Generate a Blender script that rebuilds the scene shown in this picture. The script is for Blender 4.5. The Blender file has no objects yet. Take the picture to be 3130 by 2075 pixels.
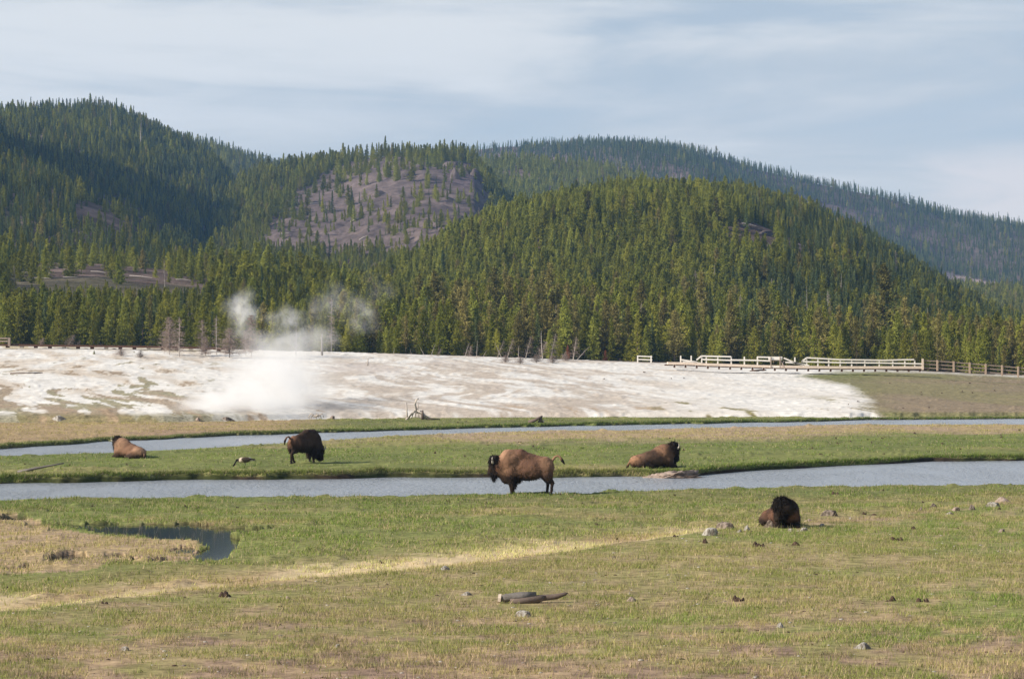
import bpy, math, random
import numpy as np
from mathutils import Vector, Matrix
random.seed(7)
SC = bpy.context.scene
COL = SC.collection
R = math.radians

# ------------------------------------------------------------------ camera
F = 7390.0; U0 = 1565.0; V0 = 1070.0; CAMH = 5.5
cam_data = bpy.data.cameras.new('camera')
cam_data.sensor_width = 36.0; cam_data.lens = 85.0
cam_data.clip_start = 0.5; cam_data.clip_end = 12000
cam = bpy.data.objects.new('camera', cam_data); COL.objects.link(cam)
cam.location = (0, 0, CAMH)
cam.rotation_euler = (R(90) + math.atan((V0 - 1037.5) / F), 0, 0)
SC.camera = cam

# ------------------------------------------------------------------ sky, sun, exposure
SUN_EL, SUN_AZ = 29.0, 253.0        # azimuth clockwise from +Y (the view direction)
W = bpy.data.worlds.new('World'); SC.world = W; W.use_nodes = True
nt = W.node_tree; nt.nodes.clear()
def N(nt, t, **kw):
    n = nt.nodes.new(t)
    for k, v in kw.items():
        if k == 'inp':
            for kk, vv in v.items(): n.inputs[kk].default_value = vv
        else: setattr(n, k, v)
    return n
def L(nt, a, b): nt.links.new(a, b)
def mixc(nt, fac, a, b, bt='MIX'):
    m = nt.nodes.new('ShaderNodeMix'); m.data_type = 'RGBA'; m.blend_type = bt
    for s, v in ((0, fac), (6, a), (7, b)):
        if hasattr(v, 'type') and hasattr(v, 'node'): nt.links.new(v, m.inputs[s])
        else: m.inputs[s].default_value = v if s == 0 else (tuple(v) + (1,))[:4]
    return m.outputs[2]
def math_(nt, op, a, b=None, c=None, clamp=False):
    m = nt.nodes.new('ShaderNodeMath'); m.operation = op; m.use_clamp = clamp
    for i, v in enumerate((a, b, c)):
        if v is None: continue
        if hasattr(v, 'node'): nt.links.new(v, m.inputs[i])
        else: m.inputs[i].default_value = v
    return m.outputs[0]
def ramp(nt, src, lo, hi):
    m = nt.nodes.new('ShaderNodeMapRange'); m.interpolation_type = 'SMOOTHSTEP'
    nt.links.new(src, m.inputs[0]); m.inputs[1].default_value = lo; m.inputs[2].default_value = hi
    return m.outputs[0]
sky = N(nt, 'ShaderNodeTexSky', sky_type='NISHITA', sun_disc=False, sun_elevation=R(SUN_EL),
        sun_rotation=R(SUN_AZ), altitude=2200, air_density=1.0, dust_density=1.2, ozone_density=1.5)
tc = N(nt, 'ShaderNodeTexCoord')
def cloudnoise(sc, rotz, loc, detail=6, rough=.55, dist=.6):
    m = N(nt, 'ShaderNodeMapping', inp={'Scale': sc, 'Rotation': (0, rotz, 0), 'Location': loc})
    L(nt, tc.outputs['Generated'], m.inputs[0])
    n = N(nt, 'ShaderNodeTexNoise', inp={'Scale': 1.0, 'Detail': detail, 'Roughness': rough, 'Distortion': dist})
    L(nt, m.outputs[0], n.inputs['Vector']); return n.outputs[0]
n1 = cloudnoise((5.0, 2.0, 34.0), R(-6), (3.1, 0.3, 0.45))
n2 = cloudnoise((14.0, 3.0, 80.0), R(-9), (1.7, 4.1, 2.2), detail=8, rough=.6)
sepw = N(nt, 'ShaderNodeSeparateXYZ'); L(nt, tc.outputs['Generated'], sepw.inputs[0])
# higher in this sky the cirrus thickens, lower right lies a warm bank
hgt = ramp(nt, math_(nt, 'SUBTRACT', sepw.outputs['Z'], math_(nt, 'MULTIPLY', sepw.outputs['X'], .10)), .085, .145)
cl = math_(nt, 'ADD', math_(nt, 'MULTIPLY', n1, .75), math_(nt, 'MULTIPLY', n2, .25))
cl = math_(nt, 'ADD', cl, math_(nt, 'MULTIPLY', hgt, .22))
covc = ramp(nt, cl, .50, .80)
veil = mixc(nt, .80, sky.outputs[0], (3.45, 3.75, 3.95))
veil2 = mixc(nt, ramp(nt, n1, .3, .75), veil, (4.2, 4.4, 4.5))
bright = mixc(nt, covc, veil2, (5.3, 5.4, 5.4))
low = math_(nt, 'MULTIPLY', ramp(nt, sepw.outputs['Z'], .088, .070), ramp(nt, math_(nt,'ADD', sepw.outputs['X'], math_(nt,'MULTIPLY', n2, .1)), .20, .25))
bright = mixc(nt, low, bright, (5.4, 5.2, 5.1))
# overhead and behind the camera the veil thins out to clear blue
up = ramp(nt, sepw.outputs['Z'], .25, .6)
bright = mixc(nt, up, bright, mixc(nt, .3, sky.outputs[0], (1.8, 2.1, 2.5)))
bg = N(nt, 'ShaderNodeBackground', inp={'Strength': .1}); L(nt, bright, bg.inputs['Color'])
out = N(nt, 'ShaderNodeOutputWorld'); L(nt, bg.outputs[0], out.inputs[0])

sd = bpy.data.lights.new('sun', 'SUN'); sd.energy = 5.0; sd.angle = R(0.5); sd.color = (1.0, .90, .76)
sun = bpy.data.objects.new('sun', sd); COL.objects.link(sun)
saz = R(SUN_AZ); sdir = Vector((math.sin(saz) * math.cos(R(SUN_EL)), math.cos(saz) * math.cos(R(SUN_EL)), math.sin(R(SUN_EL))))
sun.rotation_euler = sdir.to_track_quat('Z', 'Y').to_euler(); sun.location = (-200, -50, 200)
vs = SC.view_settings; vs.view_transform = 'Standard'; vs.look = 'None'; vs.exposure = 0.62; vs.gamma = 1; vs.use_curve_mapping = False
SC.render.engine = 'CYCLES'
cy = SC.cycles
cy.max_bounces = 6; cy.diffuse_bounces = 2; cy.glossy_bounces = 2; cy.transmission_bounces = 2; cy.volume_bounces = 4
cy.transparent_max_bounces = 8; cy.use_denoising = True; cy.sample_clamp_indirect = 6
cy.volume_step_rate = 1.0; cy.volume_max_steps = 256; cy.caustics_reflective = False; cy.caustics_refractive = False

# ------------------------------------------------------------------ tagging
def tag(o, label=None, cat=None, group=None, kind=None):
    if label: o['label'] = label
    if cat: o['category'] = cat
    if group: o['group'] = group
    if kind: o['kind'] = kind
    return o
def empty(name, loc=(0, 0, 0), rz=0.0, sc=1.0):
    o = bpy.data.objects.new(name, None); COL.objects.link(o)
    o.location = loc; o.rotation_euler = (0, 0, rz); o.scale = (sc, sc, sc); o.empty_display_size = .2
    return o
def mesh_np(name, verts, faces, smooth=False):
    """faces: list of int arrays (n,3) / (n,4)"""
    me = bpy.data.meshes.new(name)
    verts = np.asarray(verts, np.float32)
    me.vertices.add(len(verts)); me.vertices.foreach_set('co', verts.ravel())
    faces = [np.asarray(f, np.int32) for f in faces if len(f)]
    nl = sum(f.size for f in faces); nf = sum(len(f) for f in faces)
    me.loops.add(nl); me.polygons.add(nf)
    me.loops.foreach_set('vertex_index', np.concatenate([f.ravel() for f in faces]))
    tot = np.concatenate([np.full(len(f), f.shape[1], np.int32) for f in faces])
    st = np.concatenate([[0], np.cumsum(tot)[:-1]]).astype(np.int32)
    me.polygons.foreach_set('loop_start', st); me.polygons.foreach_set('loop_total', tot)
    if smooth: me.polygons.foreach_set('use_smooth', np.ones(nf, bool))
    me.update(calc_edges=True); me.validate()
    return me
def vcol(me, col, name='Col'):
    a = me.color_attributes.new(name, 'FLOAT_COLOR', 'POINT')
    c = np.ones((len(me.vertices), 4), np.float32); c[:, :3] = col; a.data.foreach_set('color', c.ravel())
def obj(name, me, m=None, parent=None):
    o = bpy.data.objects.new(name, me); COL.objects.link(o)
    if m is not None: me.materials.clear(); me.materials.append(m)
    if parent is not None: o.parent = parent
    return o
class MB:
    """collects boxes, bars and tubes into one mesh"""
    def __init__(s): s.v = []; s.f = []
    def add(s, v, f):
        b = len(s.v); s.v += [tuple(x) for x in v]; s.f += [tuple(i + b for i in q) for q in f]
    def box(s, c, d, rz=0.0, ry=0.0):
        m = Matrix.Translation(c) @ Matrix.Rotation(rz, 4, 'Z') @ Matrix.Rotation(ry, 4, 'Y')
        x, y, z = d[0] / 2, d[1] / 2, d[2] / 2
        v = [m @ Vector(p) for p in ((-x,-y,-z),(x,-y,-z),(x,y,-z),(-x,y,-z),(-x,-y,z),(x,-y,z),(x,y,z),(-x,y,z))]
        s.add(v, [(0,3,2,1),(4,5,6,7),(0,1,5,4),(1,2,6,5),(2,3,7,6),(3,0,4,7)])
    def beam(s, a, b, w, h):
        a = Vector(a); b = Vector(b); d = b - a; l = d.length
        if l < 1e-6: return
        m = Matrix.Translation((a + b) / 2) @ Matrix.Rotation(math.atan2(d.y, d.x), 4, 'Z') @ Matrix.Rotation(-math.asin(max(-1, min(1, d.z / l))), 4, 'Y')
        x, y, z = l / 2, w / 2, h / 2
        v = [m @ Vector(p) for p in ((-x,-y,-z),(x,-y,-z),(x,y,-z),(-x,y,-z),(-x,-y,z),(x,-y,z),(x,y,z),(-x,y,z))]
        s.add(v, [(0,3,2,1),(4,5,6,7),(0,1,5,4),(1,2,6,5),(2,3,7,6),(3,0,4,7)])
    def tube(s, pts, rad, n=6, cap=True, wob=0.0, rnd=random):
        pts = [Vector(p) for p in pts]; k = len(pts); v = []; f = []
        up = Vector((.13, .21, 1)).normalized()
        for i, p in enumerate(pts):
            t = (pts[min(i + 1, k - 1)] - pts[max(i - 1, 0)])
            t = t.normalized() if t.length > 0 else Vector((0, 0, 1))
            a = t.cross(up)
            if a.length < 1e-3: a = t.cross(Vector((1, 0, 0)))
            a.normalize(); b = t.cross(a)
            r = rad[i] if hasattr(rad, '__len__') else rad
            for j in range(n):
                th = 2 * math.pi * j / n; rr = r * (1 + wob * (rnd.random() - .5))
                v.append(p + a * math.cos(th) * rr + b * math.sin(th) * rr)
        for i in range(k - 1):
            for j in range(n):
                f.append((i*n+j, i*n+(j+1) % n, (i+1)*n+(j+1) % n, (i+1)*n+j))
        if cap: f.append(tuple(range(n))[::-1]); f.append(tuple((k-1)*n + j for j in range(n)))
        s.add(v, f)
    def mesh(s, name, smooth=False):
        me = bpy.data.meshes.new(name); me.from_pydata(s.v, [], s.f); me.update()
        if smooth: me.polygons.foreach_set('use_smooth', [True] * len(me.polygons))
        return me
    def build(s, name, m, parent=None, smooth=False): return obj(name, s.mesh(name, smooth), m, parent)

# ------------------------------------------------------------------ numpy noise
def _h(ix, iy, seed):
    n = (ix * 374761393 + iy * 668265263 + seed * 2147483647) & 0xFFFFFFFF
    n = ((n ^ (n >> 13)) * 1274126177) & 0xFFFFFFFF
    return ((n ^ (n >> 16)) & 0xFFFF) / 65535.0
def vnoise(x, y, seed=0):
    x = np.asarray(x, float); y = np.asarray(y, float)
    ix = np.floor(x).astype(np.int64); iy = np.floor(y).astype(np.int64); fx = x - ix; fy = y - iy
    fx = fx*fx*(3-2*fx); fy = fy*fy*(3-2*fy)
    a = _h(ix, iy, seed); b = _h(ix+1, iy, seed); c = _h(ix, iy+1, seed); d = _h(ix+1, iy+1, seed)
    return (a*(1-fx)+b*fx)*(1-fy) + (c*(1-fx)+d*fx)*fy
def fbm(x, y, sc, octv=4, seed=0, g=.5):
    t = 0; a = 1; s = 0; x = np.asarray(x, float)/sc; y = np.asarray(y, float)/sc
    for k in range(octv):
        t = t + a*vnoise(x*2**k + 17.3*k, y*2**k - 9.1*k, seed+k); s += a; a *= g
    return t/s            # 0..1, mean .5
def sstep(x, a, b):
    t = np.clip((x-a)/(b-a), 0, 1); return t*t*(3-2*t)
def inpoly(px, py, poly):
    inside = np.zeros(np.shape(px), bool); n = len(poly)
    for i in range(n):
        x0, y0 = poly[i]; x1, y1 = poly[(i+1) % n]
        if y0 == y1: continue
        c = ((y0 > py) != (y1 > py)) & (px < (x1-x0)*(py-y0)/(y1-y0)+x0)
        inside ^= c
    return inside
def C(pts):
    xs = [p[0] for p in pts]; ys = [p[1] for p in pts]
    s0 = (ys[1]-ys[0])/(xs[1]-xs[0]); s1 = (ys[-1]-ys[-2])/(xs[-1]-xs[-2])
    xs = [xs[0]-3000]+xs+[xs[-1]+3000]; ys = [ys[0]-3000*s0*.3]+ys+[ys[-1]+3000*s1*.3]
    return lambda u: np.interp(u, xs, ys)
def Dz(v, z): return F*(CAMH-z)/(v-V0)
def UtoX(u, D): return (u-U0)/F*D

# ------------------------------------------------------------------ shape of the valley floor
cE = C([(-700,1985),(0,1893),(503,1822),(1059,1756),(1588,1698),(2065,1640),(2170,1624),(2500,1592),(3130,1535),(3830,1470)])
cN1 = C([(-700,1530),(0,1525),(400,1521),(1000,1514),(1500,1507),(2000,1499),(2500,1488),(3130,1476),(3830,1462)])
cF1 = C([(-700,1488),(0,1479),(600,1468),(1000,1464),(1300,1462),(1700,1461),(1900,1460),(2080,1459),(2180,1448),(2300,1439),(2600,1425),(2850,1412),(3130,1408),(3830,1396)])
cN2 = C([(-700,1408),(0,1394),(300,1385),(600,1372),(900,1350),(1200,1334),(1500,1321),(2000,1311),(2500,1302),(3130,1297),(3830,1292)])
cF2 = C([(-700,1392),(0,1374),(300,1352),(600,1338),(850,1327),(1200,1317),(1500,1308),(2000,1298),(2500,1289),(2650,1284),(3130,1280),(3830,1277)])
cT = C([(-700,1296),(0,1292),(500,1293),(800,1286),(1000,1281),(1300,1279),(1700,1277),(2600,1276),(2750,1281),(3830,1273)])
cTop = C([(-700,1050),(0,1056),(300,1058),(600,1064),(800,1070),(985,1076),(1200,1082),(1500,1092),(1700,1100),(1900,1107),(2100,1112),(2300,1119),(2500,1126),(2650,1131),(2850,1137),(3130,1150),(3830,1175)])
DTOP = 318.0; WZ = -.27; WZ2 = -.13
def wob(u, amp, seed, sc=26.0):          # ragged bank edges (metres)
    return amp*(fbm(u, u*0+seed, sc, 4, seed, .6)-.5)*2
def curves(u):
    E = Dz(cE(u), .5) + wob(u, .5, 3, 60)
    n1 = Dz(cN1(u), 0) + wob(u, .9, 5, 45); f1 = Dz(cF1(u), WZ) + wob(u, 1.0, 7, 240)
    n2 = Dz(cN2(u), 0) + wob(u, .9, 9, 50); f2 = Dz(cF2(u), WZ2) + wob(u, 1.4, 11, 80)
    T = np.maximum(Dz(cT(u), 0), f2+4.0)
    return E, n1, f1, n2, f2, T
pond = [(60,1600),(110,1594),(205,1598),(300,1596),(480,1597),(640,1602),(760,1613),(850,1608),(862,1617),(800,1624),(700,1628),(740,1648),(700,1690),(672,1712),(610,1712),(590,1690),(640,1664),(600,1650),(520,1645),(420,1640),(330,1628),(270,1614),(200,1608),(110,1606)]
ditches = [[(140,1704),(200,1690),(260,1692),(275,1706),(215,1722),(150,1722)], [(515,1676),(560,1668),(600,1672),(590,1684),(530,1686)],
           [(320,1694),(380,1690),(386,1700),(330,1704)], [(400,1702),(470,1704),(560,1706),(600,1708),(590,1716),(480,1712),(400,1708)],
           [(0,1738),(90,1728),(96,1736),(0,1746)], [(0,1578),(60,1572),(110,1578),(70,1588),(0,1590)]]
def z_near(u, D, cs=None, raw=False):
    if cs is None: cs = curves(u)
    E, n1, f1, n2, f2, T = cs
    X = UtoX(u, D); Y = D
    hill = .5 + .25*sstep(-(D), -60, -25)
    z = hill*(1-sstep(D, E, E+3.2))
    z = z + (fbm(X, Y, 2.2, 3, 21)-.5)*.10*(1-sstep(D, 110, 150)*.3) + (fbm(X, Y, 11, 2, 31)-.5)*.22*sstep(D, 20, 50)
    # tussocky lumps along the low meadow
    z = z + np.maximum(0, fbm(X, Y, .9, 2, 77)-.62)*.35*sstep(D, E+2, E+6)
    ax = np.minimum(sstep(D, n1, n1+.7), 1-sstep(D, f1-.1, f1+.85+.3*wob(u, 1, 14, 160)))
    bx = np.minimum(sstep(D, n2, n2+.7), 1-sstep(D, f2, f2+.6))
    riv = np.maximum(ax, bx)
    zt = CAMH + (V0-cTop(u))/F*DTOP
    t = np.clip((D-T)/(DTOP-T), 0, None)
    z = z + np.where(t > 0, (zt-.35)*np.minimum(t, 1.0)**.85 + .35*sstep(t, 0, .012), 0)
    z = z + np.where(t > 1, (t-1)*.4, 0)
    z = z + (fbm(X, Y*.45, 9, 4, 41)-.5)*.40*sstep(t, .02, .2)*(1-sstep(t, .8, 1))
    z = z*(1-riv) - .95*riv
    v = V0 + F*(CAMH-0)/D
    if not raw:
        uu = u + (fbm(X, Y, 1.2, 3, 51)-.5)*26; vv = v + (fbm(X, Y, 1.2, 3, 52)-.5)*16
        m = inpoly(uu, vv, pond); z = np.where(m, np.minimum(z, 0)-.16, z)
        for k, d in enumerate(ditches): z = np.where(inpoly(uu, vv+2, d), z-.26, z)
    return z

def lerp3(a, b, t): return a*(1-t[..., None]) + b*t[..., None]
def A3(*c): return np.array(c, float)
GREEN = A3(.172,.188,.062); GREEN2 = A3(.118,.142,.047); OLIVE = A3(.225,.20,.085); TAN = A3(.36,.265,.15); STRAW = A3(.62,.50,.315)
PINK = A3(.37,.265,.185); DIRT = A3(.215,.145,.115); MUD = A3(.035,.026,.018); SINTER = A3(.66,.64,.60); MOUND = A3(.235,.185,.125); MOSS = A3(.16,.14,.06)
mound = [(2430,1151),(2480,1143),(2560,1138),(2700,1136),(2850,1140),(3130,1152),(3900,1165),(3900,1300),(2760,1290),(2700,1270),(2640,1240),(2660,1222),(2640,1210),(2600,1180),(2520,1165)]
tanL = [(-700,1560),(40,1565),(150,1610),(330,1640),(520,1644),(610,1650),(610,1700),(560,1712),(360,1712),(240,1740),(0,1752),(-700,1780)]
cen_ = lambda u: sstep(u, 850, 1150)*(1-sstep(u, 1750, 2250))
lef_ = lambda u: 1-sstep(u, 500, 900)
def ground_col(u, D, z, cs):
    E, n1, f1, n2, f2, T = cs
    X = UtoX(u, D); Y = D
    v = V0 + F*(CAMH-z)/D
    big = fbm(X, Y, 14, 3, 61); mid = fbm(X, Y, 3.2, 3, 62); fine = fbm(X, Y, .55, 3, 63); lng = fbm(X*.6, Y, 6, 3, 64)
    c = lerp3(GREEN, OLIVE, sstep(mid*.6+big*.4, .38, .64))
    c = lerp3(c, TAN, sstep(fine*.5+mid*.5, .55, .75)*.55)
    # foreground slope: worn earth towards the camera
    fg = 1-sstep(D, E-.3, E+.2)
    mid2 = fbm(X, Y, 1.3, 3, 66)
    dirt = sstep(mid2*.5+big*.15+fine*.35 + sstep(v, 1850, 2080)*.09, .53, .60)
    cf = lerp3(lerp3(GREEN, OLIVE, sstep(big*.5+mid*.5, .3, .62)), A3(.26,.20,.115), sstep(fine*.6+mid*.4, .38, .62)*.75)
    cf = lerp3(cf, lerp3(DIRT, TAN, sstep(fine,.4,.7)*.6), dirt*sstep(v, 1700, 1980)*.85)*1.12
    # straw band below the slope
    c = lerp3(c, lerp3(STRAW, TAN, sstep(mid, .45, .7)), (1-sstep(D-E+(fine-.5)*5+(mid-.5)*2, 7.0, 10.0+0*u))*.97*sstep(u, 2500, 2000))
    c = lerp3(c, TAN, (1-sstep(D-E+(mid-.5)*14+(big-.5)*10, 4, 14))*.4)
    uu = u+(mid-.5)*90; vv = v+(mid-.5)*22
    c = lerp3(c, lerp3(PINK, TAN, sstep(fine, .35, .65)), np.where(inpoly(uu, vv, tanL), .9, 0.))
    nb = sstep(D, n1-10, n1-3)*(D < n1+.6)
    c = lerp3(c, GREEN2, nb*.55)
    # between the rivers
    isl = (D > f1+.2) & (D < n2+.4)
    ci = lerp3(GREEN, GREEN2, sstep(mid, .35, .65)*.6)
    ci = lerp3(ci, OLIVE, sstep(big, .45, .7)*.4)
    ti = sstep((D-f1)/(n2-f1)+(mid-.5)*.35+(big-.5)*.3, .52, .78)*sstep(u+(big-.5)*300, 1150, 1500)
    ti = np.maximum(ti, sstep(big, .55, .68)*.45)
    ci = lerp3(ci, lerp3(TAN, PINK, sstep(mid, .4, .6)), ti*.85)
    c = np.where(isl[..., None], ci, c)
    # beyond the far river
    far = (D >= f2) & (D < T+2)
    cb = lerp3(TAN*.92, A3(.30,.21,.14), sstep(lng, .4, .65))
    cb = lerp3(cb, lerp3(GREEN, GREEN2, sstep(mid, .4, .6)), sstep(u+(big-.5)*260, 830, 1130)*.85)
    cb = lerp3(cb, GREEN2, (1-sstep(D-f2, 2.5, 6))*.8)
    c = np.where(far[..., None], cb, c)
    # sinter terrace
    t = np.clip((D-T)/(DTOP-T), 0, 1.6)
    wx = X + (fbm(X, Y, 30, 2, 74)-.5)*16 + (Y-190)*.22   # runoff fans run down the slope
    s1 = fbm(wx, Y*.24, 3.4, 5, 71, .62); s2 = fbm(wx, Y*.3, 11, 4, 72, .6); s3 = fbm(wx, Y*.2, 1.5, 4, 73, .62)
    ct = lerp3(SINTER, A3(.50,.42,.33), sstep(s1, .42, .66)*.6*(.35+.65*np.clip(cen_(u)+lef_(u),0,1)))
    cen = sstep(u, 850, 1150)*(1-sstep(u, 1750, 2250)); lef = 1-sstep(u, 500, 900)
    ct = lerp3(ct, A3(.44,.38,.32), cen*sstep(s3*.55+s1*.45+.14*(1-t), .50, .66)*.95)
    ct = lerp3(ct, A3(.50,.45,.41), sstep(u,900,1000)*(1-sstep(u,1250,1500))*sstep(s2,.42,.6)*sstep(t,.45,.6)*(1-sstep(t,.8,.95))*.8)
    ct = lerp3(ct, A3(.50,.42,.33), lef*sstep(s1*.6+s3*.4, .46, .68)*.45*(1-sstep(t, .75, .95)))
    ct = lerp3(ct, lerp3(MOSS*1.3, A3(.27,.20,.13), sstep(s1,.4,.6)), lef*sstep(s3*.7+s1*.3+.13*(1-sstep(t, 0, .42)), .585, .63)*(1-sstep(t, .55, .85))*.8)
    ct = lerp3(ct, MOSS*1.2, (1-sstep(t, .0, .045))*lef*.8)
    ct = lerp3(ct, A3(.36,.26,.17), (sstep(s3, .6, .72)*(1-sstep(t, .03, .12)))*.8)
    ct = lerp3(ct, A3(.40,.33,.2), lef*sstep(t,.84,.93)*sstep(s3,.42,.6)*.8)
    ct = lerp3(ct, MOSS*1.3, sstep(u,1900,2100)*sstep(s3*.6+s1*.4,.60,.68)*(1-sstep(t,.12,.3)))
    mm = sum(inpoly(u+(s3-.5)*70+du, v+(s1-.5)*9+dv, mound).astype(float) for du, dv in ((-26,0),(-13,3),(0,-3),(13,2),(26,-1),(0,5),(-18,-4),(18,4)))/8
    cm = lerp3(MOUND, A3(.20,.19,.085), sstep(s2, .45, .65)*.6)
    cm = lerp3(cm, A3(.17,.175,.07), (1-sstep(v, 1142, 1168))*.5+ .7*sstep(v, 1255, 1266)+.6*(1-sstep(u,2560,2760)))
    ct = lerp3(ct, cm, mm)
    ct = lerp3(ct, A3(.14,.105,.08), sstep(t+(s1-.5)*.05, 1.02, 1.06))
    c = np.where((D >= T)[..., None], ct, c)
    c = lerp3(c, cf, fg)
    # rocky worn lane right of the lying bison
    lane = np.exp(-((v-(np.interp(u,[2350,2700,3130,3400],[1600,1583,1530,1500])))/9.0)**2)*sstep(u, 2420, 2520)
    c = lerp3(c, A3(.33,.23,.17), lane*sstep(mid*.5+fine*.5, .35, .6))
    # steep banks and hollows are bare dark earth
    bank = ((D > f1-.1) & (D < f1+.62)) | ((D > f2-.1) & (D < f2+.55)) | ((D > n1-.05) & (D < n1+1)) | ((D > n2-.05) & (D < n2+1))
    bk = bank*sstep(-z+(fine-.5)*.05, .0, .09)
    c = lerp3(c, lerp3(MUD, GREEN2*.35, sstep(fbm(X, Y, 2.5, 3, 81), .4, .7)), bk)
    uu = u + (fbm(X, Y, 1.2, 3, 51)-.5)*26; v0 = V0+F*CAMH/D; vv = v0 + (fbm(X, Y, 1.2, 3, 52)-.5)*16
    for d in ditches: c = np.where(inpoly(uu, vv+2, d)[..., None], MUD*1.3, c)
    c = np.where(inpoly(uu, vv, pond)[..., None], MUD, c)
    c = np.where((((D > n1+.6) & (D < f1)) | ((D > n2+.6) & (D < f2)))[..., None], MUD*1.5, c)
    return c*(.82+.36*fine)[..., None]

# ------------------------------------------------------------------ materials
def mat(name):
    m = bpy.data.materials.new(name); m.use_nodes = True; m.node_tree.nodes.clear(); return m, m.node_tree
def pbr(name, col, rough=.9, noise=.35, scale=12.0, bump=.3, bdist=.02, vc=False, spec=.2, trans=0.0, rnd=0.0, metal=0.0):
    m, t = mat(name)
    o = N(t, 'ShaderNodeOutputMaterial')
    tc = N(t, 'ShaderNodeTexCoord')
    nz = N(t, 'ShaderNodeTexNoise', inp={'Scale': scale, 'Detail': 6, 'Roughness': .6}); L(t, tc.outputs['Object'], nz.inputs['Vector'])
    if vc:
        a = N(t, 'ShaderNodeVertexColor', layer_name='Col'); base = a.outputs[0]
    else:
        r = N(t, 'ShaderNodeRGB'); r.outputs[0].default_value = tuple(col)+(1,); base = r.outputs[0]
    k = math_(t, 'ADD', math_(t, 'MULTIPLY', nz.outputs[0], noise*2), 1-noise)
    if rnd:
        oi = N(t, 'ShaderNodeObjectInfo')
        k = math_(t, 'MULTIPLY', k, math_(t, 'ADD', math_(t, 'MULTIPLY', oi.outputs['Random'], rnd*2), 1-rnd))
    cmb = N(t, 'ShaderNodeCombineXYZ'); [L(t, k, cmb.inputs[i]) for i in range(3)]
    c = mixc(t, 1.0, base, cmb.outputs[0], 'MULTIPLY')
    b = N(t, 'ShaderNodeBsdfPrincipled', inp={'Roughness': rough, 'Specular IOR Level': spec, 'Metallic': metal}); L(t, c, b.inputs['Base Color'])
    if bump:
        bp = N(t, 'ShaderNodeBump', inp={'Strength': bump, 'Distance': bdist}); L(t, nz.outputs[0], bp.inputs['Height']); L(t, bp.outputs[0], b.inputs['Normal'])
    L(t, b.outputs[0], o.inputs[0]); return m
# ground: vertex colour gives the cover, noise the tufts and grit
def ground_mat():
    m, t = mat('meadow and sinter ground'); o = N(t, 'ShaderNodeOutputMaterial')
    tc = N(t, 'ShaderNodeTexCoord'); a = N(t, 'ShaderNodeVertexColor', layer_name='Col')
    n1 = N(t, 'ShaderNodeTexNoise', inp={'Scale': 3.4, 'Detail': 9, 'Roughness': .78}); L(t, tc.outputs['Object'], n1.inputs['Vector'])
    n2 = N(t, 'ShaderNodeTexNoise', inp={'Scale': .7, 'Detail': 5, 'Roughness': .6}); L(t, tc.outputs['Object'], n2.inputs['Vector'])
    lum = N(t, 'ShaderNodeRGBToBW'); L(t, a.outputs[0], lum.inputs[0]); pale = ramp(t, lum.outputs[0], .30, .46)
    amp = math_(t, 'SUBTRACT', .80, math_(t, 'MULTIPLY', pale, .62))
    k = math_(t, 'ADD', math_(t, 'MULTIPLY', math_(t, 'SUBTRACT', ramp(t, n1.outputs[0], .34, .66), .5), amp), 1.0)
    k2 = math_(t, 'ADD', math_(t, 'MULTIPLY', ramp(t, n2.outputs[0], .3, .7), .2), .9)
    k = math_(t, 'MULTIPLY', k, k2)
    cmb = N(t, 'ShaderNodeCombineXYZ'); [L(t, k, cmb.inputs[i]) for i in range(3)]
    c = mixc(t, 1.0, a.outputs[0], cmb.outputs[0], 'MULTIPLY')
    b = N(t, 'ShaderNodeBsdfPrincipled', inp={'Roughness': .95, 'Specular IOR Level': .08}); L(t, c, b.inputs['Base Color'])
    bp = N(t, 'ShaderNodeBump', inp={'Distance': .05}); L(t, math_(t, 'MULTIPLY', amp, .65), bp.inputs['Strength']); L(t, n1.outputs[0], bp.inputs['Height']); L(t, bp.outputs[0], b.inputs['Normal'])
    L(t, b.outputs[0], o.inputs[0]); return m
M_GROUND = ground_mat()
us = np.concatenate([np.arange(-4600, -761, 48.), np.arange(-760, 3890.1, 3.2), np.arange(3930, 7800, 48.)])
cs = curves(us); E, n1, f1, n2, f2, T = cs
Cv = [us*0+16, us*0+30, E-2, E, E+3.2, n1-6, n1, n1+.7, f1, f1+.3, f1+.9, n2, n2+.7, f2, f2+.25, f2+.7, T-.1, T+2.5, us*0+DTOP, us*0+352]
for i in range(1, len(Cv)): Cv[i] = np.maximum(Cv[i], Cv[i-1]+.02)
rows_n = [8, 46, 8, 18, 70, 16, 5, 4, 5, 6, 46, 4, 5, 5, 5, 26, 10, 100, 14]
rows = []
for i, k in enumerate(rows_n):
    for j in range(k):
        s = j/k; a, b = Cv[i], Cv[i+1]
        rows.append(1/((1-s)/a+s/b))
rows.append(Cv[-1])
DD = np.array(rows); UU = np.broadcast_to(us, DD.shape)
csb = tuple(np.broadcast_to(c, DD.shape) for c in cs)
ZZ = z_near(UU, DD, csb)
def grid_mesh(name, UU, DD, ZZ):
    X = UtoX(UU, DD); P = np.stack([X, DD, ZZ], -1).reshape(-1, 3)
    r, c = DD.shape; idx = np.arange(r*c).reshape(r, c)
    q = np.stack([idx[:-1, :-1], idx[:-1, 1:], idx[1:, 1:], idx[1:, :-1]], -1).reshape(-1, 4)
    return mesh_np(name, P, [q], True)
gm = grid_mesh('ground', UU, DD, ZZ)
vcol(gm, ground_col(UU, DD, ZZ, csb).reshape(-1, 3))
ground = tag(obj('ground', gm, M_GROUND), 'grassy river flat rising to a pale mineral terrace', 'ground', kind='structure')

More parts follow.
